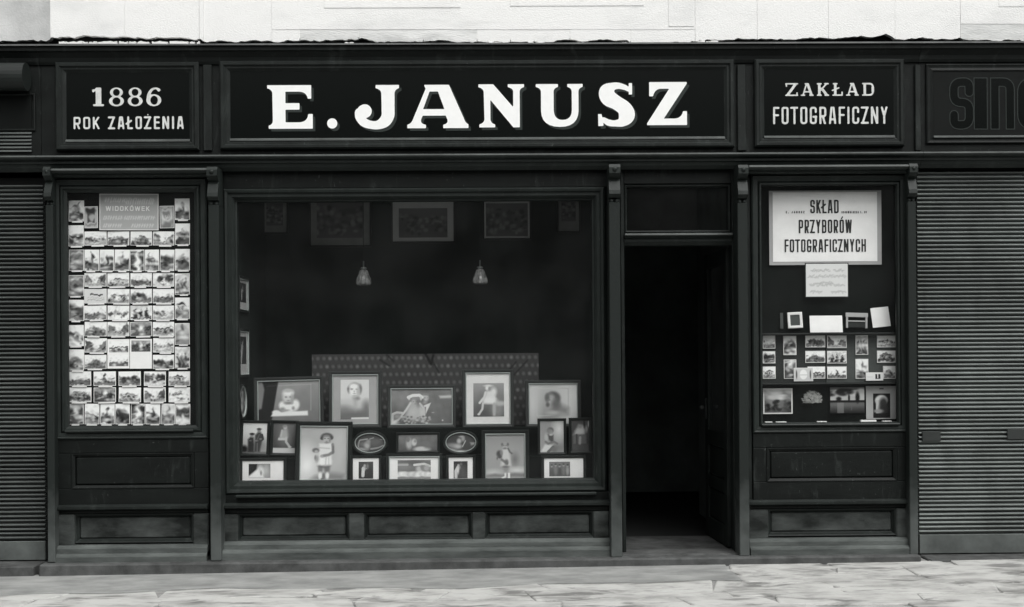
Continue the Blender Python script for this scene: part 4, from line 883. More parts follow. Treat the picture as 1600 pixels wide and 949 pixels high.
def p_boy(p):
    p.win(720, 80, 1380, 880).grad(.66, .58, .1, 1).E(1050, 470, 330, 200, .56, .9, 0, .6).E(1210, 530, 60, 100, .40, .8).E(920, 590, 60, 50, .52, .8).E(1250, 720, 160, 50, .70, .8).E(850, 760, 140, 50, .66, .8)
    p.G([(720, 805), (880, 775), (1000, 800), (1200, 765), (1380, 780), (1380, 835), (720, 835)], .42, 24).G([(720, 845), (1380, 840), (1380, 880), (720, 880)], .52, 14)
    p.G([(1010, 350), (1100, 340), (1130, 480), (1150, 640), (970, 640), (1000, 470)], .66, 22).E(1060, 690, 50, 60, .48, .5).E(1055, 660, 54, 16, .38, .5).L([(1050, 780), (1050, 830), (1000, 855)], .76, 17).L([(1110, 780), (1110, 870)], .78, 19)
    p.E(950, 430, 48, 58, .26, .4).E(985, 410, 24, 40, .44, .6).E(960, 485, 34, 24, .28, .5).E(915, 510, 12, 24, .34, .6).L([(1100, 340), (1130, 400), (1160, 425)], .34, 15).L([(990, 530), (1080, 600)], .40, 22).E(1070, 575, 34, 46, .36, .5)
    p.E(1046, 260, 66, 48, .44, .25).E(1046, 300, 44, 46, .54, .35).E(1040, 235, 50, 20, .52, .6).E(1028, 282, 11, 7, .32, .6).E(1064, 282, 11, 7, .32, .6).E(1046, 322, 14, 5, .38, .6).E(1046, 340, 34, 10, .38, .6).E(1000, 265, 18, 26, .36, .6).E(1095, 265, 16, 26, .34, .6)
def p_sailor(p):
    p.win(215, 520, 498, 905).grad(.66, .60, 0, 1).E(440, 620, 60, 100, .70, .9).E(400, 850, 100, 40, .44, .7).G([(220, 900), (270, 810), (370, 815), (330, 870), (290, 905)], .72, 12).L([(370, 840), (310, 900)], .34, 16).E(380, 870, 34, 34, .40, .6)
    p.G([(295, 680), (375, 690), (375, 770), (350, 780), (320, 750)], .28, 10).E(290, 720, 22, 46, .60, .5).L([(280, 775), (310, 800), (380, 775), (420, 800)], .40, 12).E(340, 635, 38, 36, .32, .3).E(345, 655, 24, 26, .50, .4).E(345, 690, 22, 12, .62, .5).E(325, 640, 30, 22, .44, .7)
def p_bride(p):
    p.win(595, 520, 800, 880).grad(.24, .34, 0, 1).G([(615, 690), (680, 570), (740, 580), (745, 680)], .60, 20).E(695, 600, 22, 24, .46, .5).E(700, 650, 50, 34, .64, .6).G([(610, 690), (765, 690), (770, 800), (610, 800)], .36, 12).L([(655, 690), (655, 800)], .24, 10).L([(695, 720), (690, 800)], .52, 14).E(770, 620, 14, 40, .48, .5).E(795, 560, 10, 40, .6, .5).E(745, 560, 12, 40, .14, .5).G([(600, 805), (790, 805), (790, 880), (600, 880)], .28, 10)
def p_veil(p):
    p.win(195, 650, 475, 825).grad(.64, .58, 0, 1).G([(195, 650), (305, 650), (295, 720), (195, 805)], .12, 8).G([(195, 825), (195, 805), (300, 725), (330, 690), (400, 825)], .80, 14).E(350, 715, 26, 40, .70, .6).E(380, 750, 26, 40, .80, .6).E(355, 765, 12, 26, .5, .6).E(420, 740, 34, 60, .62, .8)
def p_figure(p):
    p.win(920, 605, 1125, 840).grad(.24, .30, 0, 1).mott(.02, 4, 2).L([(985, 700), (980, 800)], .70, 22).E(995, 700, 24, 30, .66, .5).E(1005, 660, 16, 20, .56, .5).E(1045, 670, 18, 34, .40, .6).L([(1010, 690), (1030, 700)], .5, 8)
def p_two_heads(p):
    p.win(126, 738, 342, 868).grad(.46, .50, 0, 1).E(230, 752, 70, 22, .34, .6).E(165, 788, 46, 24, .44, .6).L([(130, 770), (190, 770)], .56, 8).L([(235, 772), (300, 765), (335, 780)], .70, 8).E(315, 795, 24, 22, .56, .5).E(265, 800, 20, 22, .62, .5).E(285, 790, 10, 14, .44, .6)
    q = np.random.RandomState(8)
    for i in range(22): p.E(130 + 10 * i, 836 + q.uniform(-9, 9), 20, 15, q.choice([.74, .8, .66]), .5)
    p.E(170, 862, 60, 8, .5, .6).E(290, 862, 60, 8, .52, .6)
def p_bridal(p):
    p.win(232, 542, 455, 820).grad(.34, .24, 0, 1).L([(270, 800), (268, 700), (300, 640)], .68, 24).E(310, 610, 20, 22, .60, .5).E(320, 650, 26, 30, .66, .6).E(350, 590, 20, 24, .36, .5).E(370, 720, 60, 90, .28, .7).E(300, 690, 20, 60, .72, .6)
def p_group(p):
    p.grad(.40, .48, 0, 1).mott(.02, 4, 3)
    for i in range(5): p.ell(.12 + .19 * i, .36, .10, .30, (.40, .52, .36, .5, .66)[i], .5).ell(.12 + .19 * i, .70 + .05 * (i % 2), .07, .09, .62, .4).ell(.12 + .19 * i, .78 + .05 * (i % 2), .07, .05, .3, .5)
def p_dim(seed):
    def f(p):
        p.grad(.30, .40, 0, 1); q = np.random.RandomState(seed)
        for i in range(60): p.ell(q.rand(), .12 + .7 * q.rand(), .04 + .05 * q.rand(), .03 + .05 * q.rand(), q.choice([.15, .25, .5, .62]), .4, 0, .8)
        p.grad(.5, .3, 0, .3, .3)
    return f
# three-tiered stand covered with dark cloth
x0s, x1s = xw0 + .12, xdoor - .30
st = thing('display_stand', 'stepped stand draped in dark cloth under the framed photographs', 'stand', ((x0s + x1s) / 2, .3, zsill))
zA, zB = zz(713, .25, 650), zz(668, .42, 650)
obj('tier', MB().box(x0s, x1s, .235, .365, zsill + .001, zA, .01), 'velvet', st); obj('tier', MB().box(x0s, x1s, .366, .62, zsill + .001, zB, .01), 'velvet', st)
k2 = .0050
picture('framed photo of a baby propped on a white table with dark slanted band', (397, 589, 506, 668), .40, .030, 'brown', p_baby, roll=-.02)
picture('tall grey mounted portrait of a dark haired woman in gilt frame', (513, 580, 596, 669), .42, .030, 'brown', p_woman, 'mat', (.18, .10, .80, .90), n=96)
picture('wide framed wedding photo of bride and groom cheek to cheek', (605, 602, 712, 669), .41, .027, 'brown', p_couple, n=96)
picture('tall framed photo of a girl in white seated on a pedestal', (722, 577, 803, 669), .42, .030, 'brown', p_sitgirl, 'card', (.17, .15, .86, .80), n=96)
picture('wide white framed head study of a person with dark hair bowed', (821, 594, 908, 668), .41, .028, 'brown', p_profile)
picture('small framed photo of two dark uniformed figures against white', (374, 657, 420, 713), .26, .022, 'wood', p_soldiers, bead=False, roll=.03)
picture('small dark framed photo of a dancer sitting above white strip', (421, 657, 465, 713), .265, .024, 'wood', p_dancer, bead=False, roll=.03)
picture('large black framed photo of a girl hugging a doll', (460, 659, 549, 758), .17, .038, 'wood', p_dollgirl, n=96, roll=.015)
picture('small oval frame with blurred pair of figures beside the doll girl', (550, 673, 606, 712), .25, .021, 'wood', p_blur_pair, bead=True, oval=True)
picture('low dark framed photo of embracing pair between two oval frames', (619, 676, 687, 708), .26, .018, 'wood', p_lying, bead=False)
picture('small oval frame with wedding couple beside the big boy portrait', (692, 672, 748, 711), .25, .021, 'wood', p_oval_two, bead=True, oval=True)
picture('large black framed photo of a small boy standing in white smock', (752, 672, 827, 756), .17, .033, 'wood', p_boy, n=96)
picture('small framed photo of a seated child in dark sailor blouse', (840, 654, 885, 711), .26, .021, 'wood', p_sailor, bead=False)
picture('dim dark framed photo of a veiled bride holding flowers', (889, 653, 925, 709), .27, .022, 'wood', p_bride, bead=False)
picture('low black frame with small veiled bride print on wide white mount', (374, 716, 447, 758), .13, .022, 'wood', p_veil, 'paper', (.15, .20, .68, .86), bead=False)
picture('narrow black frame with tiny dark figure print on white mount beside doll girl', (547, 712, 596, 758), .13, .021, 'wood', p_figure, 'paper', (.22, .15, .78, .85), bead=False)
picture('wide black frame with two reclining heads on broad white mount', (603, 709, 691, 758), .13, .024, 'wood', p_two_heads, 'paper', (.17, .12, .83, .86), bead=True)
picture('narrow black frame with tiny bride print on white mount beside small boy', (697, 711, 743, 757), .13, .021, 'wood', p_bridal, 'paper', (.2, .14, .78, .84), bead=False)
picture('low black frame with small grey group print on white mount near doorway', (846, 712, 916, 755), .13, .022, 'wood', p_group, 'paper', (.13, .18, .66, .84), bead=False)
# on the side wall of the window, seen edge-on
for i, (py0, py1, lab, pt) in enumerate(((433, 489, 'upper framed photo hanging on the side wall inside the display window', p_figure), (514, 590, 'lower framed photo with white mount hanging on the side wall inside the window', p_bridal))):
    z0, z1 = zz(py1, .35, 380), zz(py0, .35, 380)
    picture(lab, None, 0, .022, 'wood', pt, 'card', (.15, .25, .85, .88), bead=True, group='framed photographs on the window side wall', world=((xw0 + .014, .33, z0), (0, 0, math.pi / 2), .36, z1 - z0))
z0, z1 = zz(655, .3, 378), zz(600, .3, 378)
picture('oval dark frame hanging lowest on the side wall inside the window', None, 0, .016, 'wood', p_oval_two, oval=True, group='framed photographs on the window side wall', world=((xw0 + .014, .28, z0), (0, 0, math.pi / 2), .26, z1 - z0))
# high on the partition behind
for P, lab, mt, inn, sd_ in (((408, 311, 450, 366), 'narrow dim picture hanging high at the far end near the postcard cabinet', 'dim_mount', (.15, .22, .85, .92), 1), ((483, 308, 580, 386), 'large dim framed view hanging high behind the first lamp', 'dim_mount', (.1, .16, .88, .98), 2),
                             ((611, 313, 711, 380), 'dim white mounted picture of crowded foliage hanging high between lamps', 'mat', (.10, .10, .90, .84), 3), ((754, 309, 830, 375), 'dim picture of a crowd hanging high behind the second lamp', 'mat', (.04, .05, .96, .9), 4), ((870, 307, 907, 364), 'narrow dim portrait hanging high near the doorway', 'dim_mount', (.15, .3, .85, .95), 5)):
    picture(lab, P, 1.27, .014, 'wood', p_dim(sd_), mt, inn, lean=.02, bead=False, n=36, group='pictures hanging on the back partition', glass=False)
# patterned screen behind the frames
x0, z0, W, H = place(487, 553, 842, 668, .60)
scr = thing('display_screen', 'low patterned screen with pale dots standing behind the framed photographs', 'screen', (x0 + W / 2, .635, zB))
p = Pic(W, H, .26, 96)
for j in range(9):
    for i in range(38):
        xq, yq = (i + .5 * (j % 2)) / 37.5, (j + .5) / 9
        p.ell(xq, yq, .022, .022, .42 if (i * 7 + j * 3) % 5 else .52, .7, 0, .8).ell(xq + .013, yq, .012, .04, .22, .6, .5, .5)
p.lin([(.50, 1), (.525, .86), (.535, .98)], .12, .018).lin([(.53, .9), (.56, .74)], .15, .01).lin([(.30, .92), (.34, .84)], .17, .012).lin([(.90, .88), (.84, .66)], .15, .008).lin([(.95, .9), (.86, .6)], .15, .008).lin([(.33, .99), (.36, .9)], .16, .012)
obj('board', MB().box(x0, x0 + W, .625, .645, zB + .0005, z0 + H, .003), 'board_dark', scr)
pp = p.obj('printed_cover', scr, -W / 2, z0 - zB, -.0125)
# two pendant lamps with fluted glass shades
for i, (px, py0, py1, lab) in enumerate(((568, 408, 446, 'pendant lamp with frosted fluted shade hanging nearer the postcard cabinet'), (750, 407, 444, 'pendant lamp with frosted fluted shade hanging nearer the doorway'))):
    Y = .62; x, zt = at(px, py0, Y); zb = zz(py1, Y, px); hgt = zt - zb
    t = thing('pendant_lamp', lab, 'lamp', (x, Y, zb), group='pendant lamps in the display window')
    obj('cord', MB().box(x - .003, x + .003, Y - .003, Y + .003, zt, zc, .001), 'cord', t)
    obj('fitting', MB().lathe(x, Y, [(.0, zt), (.006, zt), (.007, zt - .05), (.022, zt - .052), (.028, zt - .062), (.020, zt - .066), (.017, zt - .078), (.0, zt - .079)], 16), 'brass', t, smooth=True)
    zs_ = zt - .072
    obj('lamp_shade', MB().lathe(x, Y, [(.024, zs_), (.034, zs_ - .010), (.040, zs_ - .032), (.049, zs_ - .055), (.058, zs_ - .075), (.061, zb + .028), (.058, zb + .012), (.050, zb), (.036, zb + .006)], 60, lambda th, q: .16 * q * q * math.cos(5 * th + 1) + .03 * math.cos(15 * th)), 'opal', t, smooth=True)
    obj('bulb', MB().ball(x, Y, zs_ - .05, .02), 'card', t, smooth=True)

# ================================================================== POSTCARDS
def p_card(m, seed):
    q = np.random.RandomState(seed); u = q.uniform
    def sky(p, a=.95): p.grad(.80, a, .1, .9)
    def ground(p, h=.25, v=.45): p.rc(0, 0, 1, h, v); p.pol([(0, h - .05), (1, h - .1 + .1 * u()), (1, h + .04), (0, h + .05 * u())], v * .8, .06)
    def trees(p, y, n, r=.14, v=.22):
        for _ in range(n): p.ell(u(0, 1), y + u(-.06, .08), r * u(.6, 1.4), r * u(.6, 1.2), v * u(.6, 1.8), .5, 0, .9)
    def hs(p, x, w_, y, h, v=.62, roof=.3):
        p.pol([(x, y), (x + w_, y), (x + w_, y + h), (x, y + h)], v, .02).pol([(x - .02, y + h), (x + w_ + .02, y + h), (x + w_ * .7, y + h * 1.4), (x + w_ * .3, y + h * 1.4)], roof, .02)
        for i in range(3): p.pol([(x + w_ * (.15 + .28 * i), y + h * .3), (x + w_ * (.28 + .28 * i), y + h * .3), (x + w_ * (.28 + .28 * i), y + h * .75), (x + w_ * (.15 + .28 * i), y + h * .75)], .25, .03)
    def f(p):
        k = m
        if k == 'dim': p.grad(.35, .55, 0, 1).mott(.06, 5, seed); trees(p, .4, 5, .12, .2); p.ell(.5, .85, .4, .05, .7, .5); return
        if k == 'text': p.grad(.86, .9).rc(.25, .62, .85, .74, .25).rc(.12, .25, .9, .32, .72).rc(.12, .42, .9, .47, .75); return
        if k == 'face': p.rc(0, 0, 1, 1, .62).rc(.08, .05, .92, .95, .8).ell(.5, .60, .26, .24, .92, .2); face(p, .5, .6, .2, .85, .55); p.ell(.5, .2, .24, .16, .5, .4); return
        if k == 'arch': p.rc(0, 0, 1, 1, .78).rc(.2, .2, .8, .88, .5).ell(.5, .72, .25, .18, .22, .2).rc(.28, .25, .72, .68, .3).ell(.5, .45, .13, .2, .75, .3).rc(.05, .04, .95, .14, .6); return
        if k == 'robe': p.rc(0, 0, 1, 1, .28).mott(.06, 4, seed).pol([(.15, .04), (.85, .04), (.62, .78), (.5, .95), (.38, .78)], .96, .08); return
        sky(p)
        if k == 'tower': ground(p, .3); trees(p, .3, 4, .1); p.pol([(.40, .3), (.60, .3), (.58, .72), (.50, .94), (.42, .72)], .35, .03)
        elif k == 'church': ground(p, .22); hs(p, .2, .6, .2, .36, .6, .42); p.pol([(.62, .2), (.76, .2), (.76, .66), (.69, .88), (.62, .66)], .45, .02); trees(p, .22, 4, .1)
        elif k == 'street': ground(p, .22, .66); p.pol([(0, .2), (.36, .34), (.36, .62), (0, .98)], .38, .03).pol([(1, .2), (.66, .32), (.66, .56), (1, .88)], .48, .03); trees(p, .28, 5, .05, .15)
        elif k == 'castle': ground(p, .22); hs(p, .15, .7, .25, .34, .55, .35); p.pol([(.42, .25), (.56, .25), (.56, .8), (.42, .8)], .45, .02); trees(p, .24, 6, .12)
        elif k == 'palace': ground(p, .25, .55); hs(p, .1, .8, .26, .30, .72, .4); trees(p, .22, 4, .08)
        elif k == 'trees': ground(p, .3, .5); trees(p, .45, 11, .2)
        elif k == 'river': p.rc(0, 0, 1, .38, .66); trees(p, .42, 9, .10, .28); p.ell(.5, .2, .4, .04, .9, .5)
        elif k == 'panorama': ground(p, .32, .42); trees(p, .34, 14, .06, .3); p.ell(u(.3, .7), .38, .3, .06, .6, .4)
        elif k == 'bridge': p.rc(0, 0, 1, .3, .6); p.lin([(0, .42), (1, .56)], .28, .05); trees(p, .3, 5, .14); p.ell(.4, .3, .14, .12, .75, .3)
        elif k == 'monument': ground(p, .25); p.ell(.5, .22, .26, .12, .45, .3).pol([(.40, .25), (.60, .25), (.57, .55), (.43, .55)], .4, .03).ell(.5, .68, .08, .16, .25, .3); trees(p, .3, 3, .08)
        elif k == 'park': trees(p, .55, 12, .22, .25); p.pol([(.3, 0), (.7, 0), (.55, .5), (.48, .5)], .88, .06); p.ell(.55, .35, .06, .14, .9, .4)
        elif k == 'forest': p.grad(.3, .6, 0, 1); trees(p, .55, 14, .2, .22); p.ell(.5, .62, .16, .26, .85, .5)
        elif k == 'snow': p.rc(0, 0, 1, .42, .9); trees(p, .5, 8, .13, .35); hs(p, .3, .3, .36, .2, .7, .85)
        elif k == 'hill': p.pol([(0, 0), (1, 0), (1, .28), (.62, .66), (.42, .72), (0, .35)], .42, .06); trees(p, .35, 7, .1); 
        elif k == 'cottage': p.rc(0, 0, 1, .4, .52); hs(p, .15, .7, .34, .28, .74, .22); p.rc(.46, .36, .58, .56, .2)
        elif k == 'fir': p.grad(.5, .85, 0, 1); p.pol([(.3, .3), (.7, .3), (.5, .95)], .25, .06).rc(0, 0, 1, .3, .55); trees(p, .32, 4, .1)
        elif k == 'people': p.rc(0, 0, 1, 1, .8); [p.pol([(a, .1), (a + .2, .1), (a + .17, .62), (a + .04, .62)], .2, .05).ell(a + .1, .72, .06, .07, .4, .3) for a in (.12, .4, .66)]; p.rc(0, 0, 1, .12, .3)
    def g(p):
        X, Y = p.X.copy(), p.Y.copy(); a, b, c = u(0, 6, 3)
        if u() < .5: p.X = p.a - p.X
        p.X = p.X + .05 * np.sin(7 * Y + a) + .03 * np.sin(17 * Y + 9 * X + b); p.Y = p.Y + .05 * np.sin(6 * X + c) + .03 * np.sin(19 * X + 5 * Y + a) + u(-.08, .08)
        f(p); p.X, p.Y = X, Y; p.u = X / p.a
        if m not in ('text', 'face', 'arch'):
            for _ in range(9): p.ell(u(), u(.05, .6), u(.03, .16), u(.02, .10), u(.08, .75), .6, u(-.6, .6), .75)
            for _ in range(4): p.ell(u(), u(.1, .95), u(.06, .3), u(.03, .12), .97, .7, u(-.3, .3), .6)
            p.mott(.05, 6, seed + 50); p.C = .52 + (p.C - .5) * 1.12
    return g
NOUN = {'dim': 'a dim grey view', 'text': 'printed lines', 'face': 'a ringed face', 'arch': 'a statue in a niche', 'robe': 'a glowing white robe', 'tower': 'a pointed tower', 'church': 'a church', 'street': 'a town street', 'castle': 'a castle', 'palace': 'a palace front', 'trees': 'thick trees', 'river': 'a riverbank', 'panorama': 'a distant town', 'bridge': 'a bridge', 'monument': 'a monument', 'park': 'a park path', 'forest': 'a forest gap', 'snow': 'a snowy yard', 'hill': 'a hill', 'cottage': 'a cottage', 'fir': 'a fir tree', 'people': 'standing people'}
CG = 'postcards set out in rows in the postcard cabinet'
BK = .033
def postcard(P, motif, label, seed, ledge=True):
    Y = BK - .018; x0, z0, W, H = place(*P, Y); q = random.Random(seed)
    t = thing('postcard', label, 'postcard', (x0 + W / 2, Y, z0), (q.uniform(-.05, -.01), q.uniform(-.018, .018), q.uniform(-.03, .03)), CG)
    obj('card', MB().box(-W / 2 - .004, W / 2 + .004, .0015, .004, -.003, H + .004, .0), 'paper', t, local=True)
    pic = Pic(W, H, .8, 26 if H > W else 20); p_card(motif, seed)(pic); pic.obj('print', t, -W / 2, 0, .0008)
    if ledge:       # edge of the stack of cards behind, showing below
        a = q.uniform(.55, .8) * W / 2; s_ = q.uniform(-.1, .15) * W; obj('card_stack', MB().box(-a + s_, a + s_, -.004, .0005, -.013, -.0045, .0), 'paper', t, local=True)
ORD = 'first second third fourth fifth sixth seventh eighth ninth tenth eleventh'.split()
sd = 100
colL = ['church', 'bridge', 'dim', 'dim', 'trees', 'snow', 'river']; yL = [314, 353, 391, 431, 469.5, 509, 547]
colR = ['monument', 'castle', 'hill', 'people', 'cottage', 'fir', 'people']; yR = [311, 350, 390, 428, 466, 506, 543]
for i in range(7):
    postcard((108, yL[i], 130, yL[i] + 31.5), colL[i], 'upright postcard of %s, %s down the column nearest the shutter' % (NOUN[colL[i]], ORD[i]), 100 + i)
    postcard((274, yR[i], 295.5, yR[i] + 32), colR[i], 'upright postcard of %s, %s down the column nearest the big window' % (NOUN[colR[i]], ORD[i]), 120 + i)
postcard((132.5, 323.5, 152, 356), 'arch', 'upright postcard of a statue in a niche beside the grey notice', 140, False)
postcard((250.5, 322.5, 271.5, 356), 'face', 'upright postcard of a ringed face beside the grey notice', 141, False)
def row(y0, y1, spans, motifs, name, base_seed):
    for i, ((a, b), mo) in enumerate(zip(spans, motifs)):
        postcard((a, y0, b, y1), mo, 'postcard of %s, %s from shutter in %s' % (NOUN[mo], ORD[i], name), base_seed + i)
s4 = [(132.5, 165.5), (168.5, 201), (204.5, 236.5), (239.5, 271)]; s6 = [(132.5, 153.5), (156, 177), (179.5, 201), (203.5, 224.5), (227, 247.5), (250, 271)]
row(362.5, 383, s4, ['river', 'hill', 'castle', 'street'], 'row below the notice', 200)
row(391, 423, s6, ['monument', 'tower', 'tower', 'robe', 'church', 'trees'], 'upper row of upright cards', 210)
row(427.5, 447.5, s4, ['street', 'palace', 'panorama', 'park'], 'third middle row', 220)
row(452.5, 473.5, s4, ['text', 'palace', 'trees', 'panorama'], 'fourth middle row', 230)
row(478.5, 499.5, s4, ['panorama', 'snow', 'people', 'river'], 'fifth middle row', 240)
row(504, 525, s4, ['hill', 'street', 'forest', 'bridge'], 'sixth middle row', 250)
row(529.5, 550.5, [s4[0], s4[3]], ['street', 'river'], 'row beside the white folder top', 260)
row(555.5, 576, [s4[0], s4[3]], ['hill', 'trees'], 'row beside the white folder foot', 265)
s5 = [(108.5, 141.5), (147, 180), (186, 219), (225.5, 258), (264, 296)]; s8 = [(108, 129.5), (133, 154), (157, 178), (181, 202), (205, 226), (228.5, 249.5), (252.5, 272.5), (275, 296)]
row(581.5, 602.5, s5, ['panorama', 'monument', 'trees', 'park', 'cottage'], 'upper five card row', 270)
row(606.5, 628, s5, ['castle', 'forest', 'palace', 'street', 'snow'], 'lower five card row', 280)
row(632, 662.5, s8, ['forest', 'bridge', 'monument', 'trees', 'robe', 'tower', 'fir', 'park'], 'bottom row of upright cards', 290)
# white folder with three small views
Y = BK - .022; x0, z0, W, H = place(167.5, 530, 237, 576, Y)
t = thing('photo_folder', 'open white folder with three small views pasted among the postcards', 'folder', (x0 + W / 2, Y, z0), (-.02, 0, 0))
obj('leaf', MB().box(-W / 2, -.002, .0015, .004, 0, H, .0), 'paper', t, local=True); obj('leaf', MB().box(.002, W / 2, .0015, .004, -.002, H, .0), 'paper', t, local=True)
for a, b, mo in ((-.46, .55, 'bridge'), (.04, .57, 'forest'), (-.46, .08, 'panorama')):
    p = Pic(W * .43, H * .38, .8, 18); p_card(mo, 310 + int(a * 9) + int(b * 9))(p); p.obj('print', t, W * a, H * b, .0008)
# grey notice
x0, z0, W, H = place(155, 303, 247.5, 360, Y)
t = thing('notice', 'grey notice with pale lettering above the postcards', 'notice', (x0 + W / 2, Y, z0), (0, .008, 0))
obj('board', MB().box(-W / 2, W / 2, .002, .006, 0, H, .0), 'mat', t, local=True)
obj('border', MB().loop(-W / 2, W / 2, 0, H, [(0, .005), (0, -.001), (.008, -.001), (.008, .005)]), 'card', t, local=True)
p = Pic(W - .02, H - .02, .71, 46); q = random.Random(5)
for yy, x_a, x_b, hh, sl in ((.83, .08, .42, .06, .03), (.85, .45, .92, .07, -.04), (.33, .05, .38, .05, 0), (.33, .42, .94, .05, 0), (.10, .05, .36, .045, 0), (.10, .55, .92, .045, 0)):
    xq = x_a
    while xq < x_b: p.lin([(xq, yy - hh + sl), (xq + .018, yy + hh + sl)], .88, .012); p.lin([(xq, yy + q.uniform(-hh, hh)), (xq + .03, yy + q.uniform(-hh, hh))], .86, .010); xq += q.uniform(.032, .05)
p.obj('print', t, -W / 2 + .01, .01, .0012)
text(t, 'WIDOKÓWEK', 165, 234, 322.5, 330, Y, 'paper', t=.20, gap=.25, res=14)
for o in list(t.children):
    if o.name.startswith('letter'): o.location.y = -.0035

# ================================================================== POSTER CABINET
BK = .050
Y = BK - .02; x0, z0, W, H = place(1202, 298, 1377.5, 414, Y)
t = thing('poster', 'large white poster with bold black lettering', 'poster', (x0 + W / 2, Y, z0))
obj('backing_sheet', MB().box(-W / 2, W / 2, .003, .006, 0, H, .0), 'mat', t, local=True)
obj('sheet', MB().box(-W / 2 + .028, W / 2 - .035, .0005, .0025, .026, H - .012, .0), 'paper', t, local=True)
e = .002
text(t, 'SKŁAD', 1266, 1310.5, 312.5, 333.5, Y - e, 'ink', t=.122, gap=.105, res=30, r=.10)
text(t, 'PRZYBORÓW', 1248, 1331, 343.5, 364.5, Y - e, 'ink', t=.122, gap=.105, res=30, r=.10)
text(t, 'FOTOGRAFICZNYCH', 1226, 1353, 374, 394, Y - e, 'ink', t=.122, gap=.105, res=30, r=.10)
text(t, 'E. JANUSZ', 1228, 1257, 330, 333.5, Y - e, 'ink', t=.24, gap=.5, res=9)
text(t, 'GRUNWALDZKA L. 20', 1315, 1354, 330, 333.5, Y - e, 'ink', t=.24, gap=.3, res=9)
Y = BK - .04; x0, z0, W, H = place(1258, 411, 1326, 465, Y)
t = thing('notice_card', 'small cream card with faint handwriting hanging below the poster', 'card', (x0 + W / 2, Y, z0))
obj('card', MB().box(-W / 2, W / 2, .002, .006, 0, H, .0), 'board_dark', t, local=True)
p = Pic(W - .014, H - .014, .90, 40); q = random.Random(9)
for yy, a, b in ((.80, .12, .55), (.80, .66, .9), (.62, .05, .95), (.42, .25, .62), (.36, .08, .9), (.14, .1, .38), (.14, .6, .92)):
    xq = a
    while xq < b: p.lin([(xq, yy + q.uniform(-.04, .04)), (xq + .04, yy + q.uniform(-.05, .05))], .74, .014); xq += .035
p.obj('print', t, -W / 2 + .007, .007, .0008)
zsA, zsB = zz(520.5, .02, 1297), zz(598, .02, 1297); ci0, ci1 = oB[0] - .04, oB[1] + .04
for zq, mt in ((zsA, 'upper'), (zsB, 'lower')):
    s_ = obj('shelf', MB().box(ci0, ci1, -.035, .0515, zq - .012, zq, .002), 'board_dark', cabB)
def flat(name, label, cat, P, Y, material, paint=None, border=.05, lean=.10, roll=0, group=None, n=30, depth=.003):
    x0, z0, W, H = place(*P, Y); t = thing(name, label, cat, (x0 + W / 2, Y, z0), (-lean, roll, 0), group)
    obj('card', MB().box(-W / 2, W / 2, .001, .001 + depth, 0, H, .0), material, t, local=True)
    if paint:
        b = border * min(W, H); p = Pic(W - 2 * b, H - 2 * b, .6, n); paint(p); p.obj('print', t, -W / 2 + b, b, .0002)
    return t
# printing frame, plate holder, white cards on the upper shelf
x0, z0, W, H = place(1231.5, 488, 1254.5, 513, .03)
t = thing('printing_frame', 'small pale printing frame with dark plate on the upper shelf', 'frame', (x0 + W / 2, .03, z0), (-.08, -.04, 0))
obj('frame', MB().loop(-W / 2, W / 2, 0, H, [(0, .008), (0, -.004), (.006, -.006), (.02, -.004), (.022, .008)]), 'card', t, local=True); obj('plate', MB().box(-W / 2 + .02, W / 2 - .02, .003, .006, .02, H - .02, .0), 'board', t, local=True)
x0, z0, W, H = place(1219, 489, 1224, 514, .03); t = thing('metal_strip', 'thin dull metal strip standing on the upper shelf near the doorway', 'strip', (x0 + W / 2, .03, z0), (-.05, 0, 0)); obj('bar', MB().box(-W / 2, W / 2, 0, .006, 0, H, .002), 'board', t, local=True)
x0, z0, W, H = place(1321, 489, 1356, 513, .03)
t = thing('plate_holder', 'grey camera plate holder with open slot on the upper shelf', 'plate holder', (x0 + W / 2, .03, z0), (-.06, .03, 0))
obj('top_bar', MB().box(-W / 2, W / 2, -.004, .01, H * .72, H, .002), 'mat', t, local=True); obj('cross_bar', MB().box(-W / 2 + .012, W / 2 - .012, -.003, .008, H * .42, H * .50, .001), 'mat', t, local=True)
for a in (-W / 2 + .004, W / 2 - .020): obj('side_bar', MB().box(a, a + .016, -.0035, .009, 0, H * .715, .002), 'mat', t, local=True)
obj('slide', MB().box(-W / 2 + .022, W / 2 - .022, .003, .007, H * .05, H * .40, .0), 'board_dark', t, local=True)
flat('white_card', 'blank white card lying low in the middle of the upper shelf', 'card', (1266, 493, 1317, 519.5), .025, 'paper', lean=.14)
flat('white_card', 'blank white card tilted on the upper shelf near the bright shutter', 'card', (1364, 480, 1392, 511), .03, 'paper', lean=.1, roll=-.10)
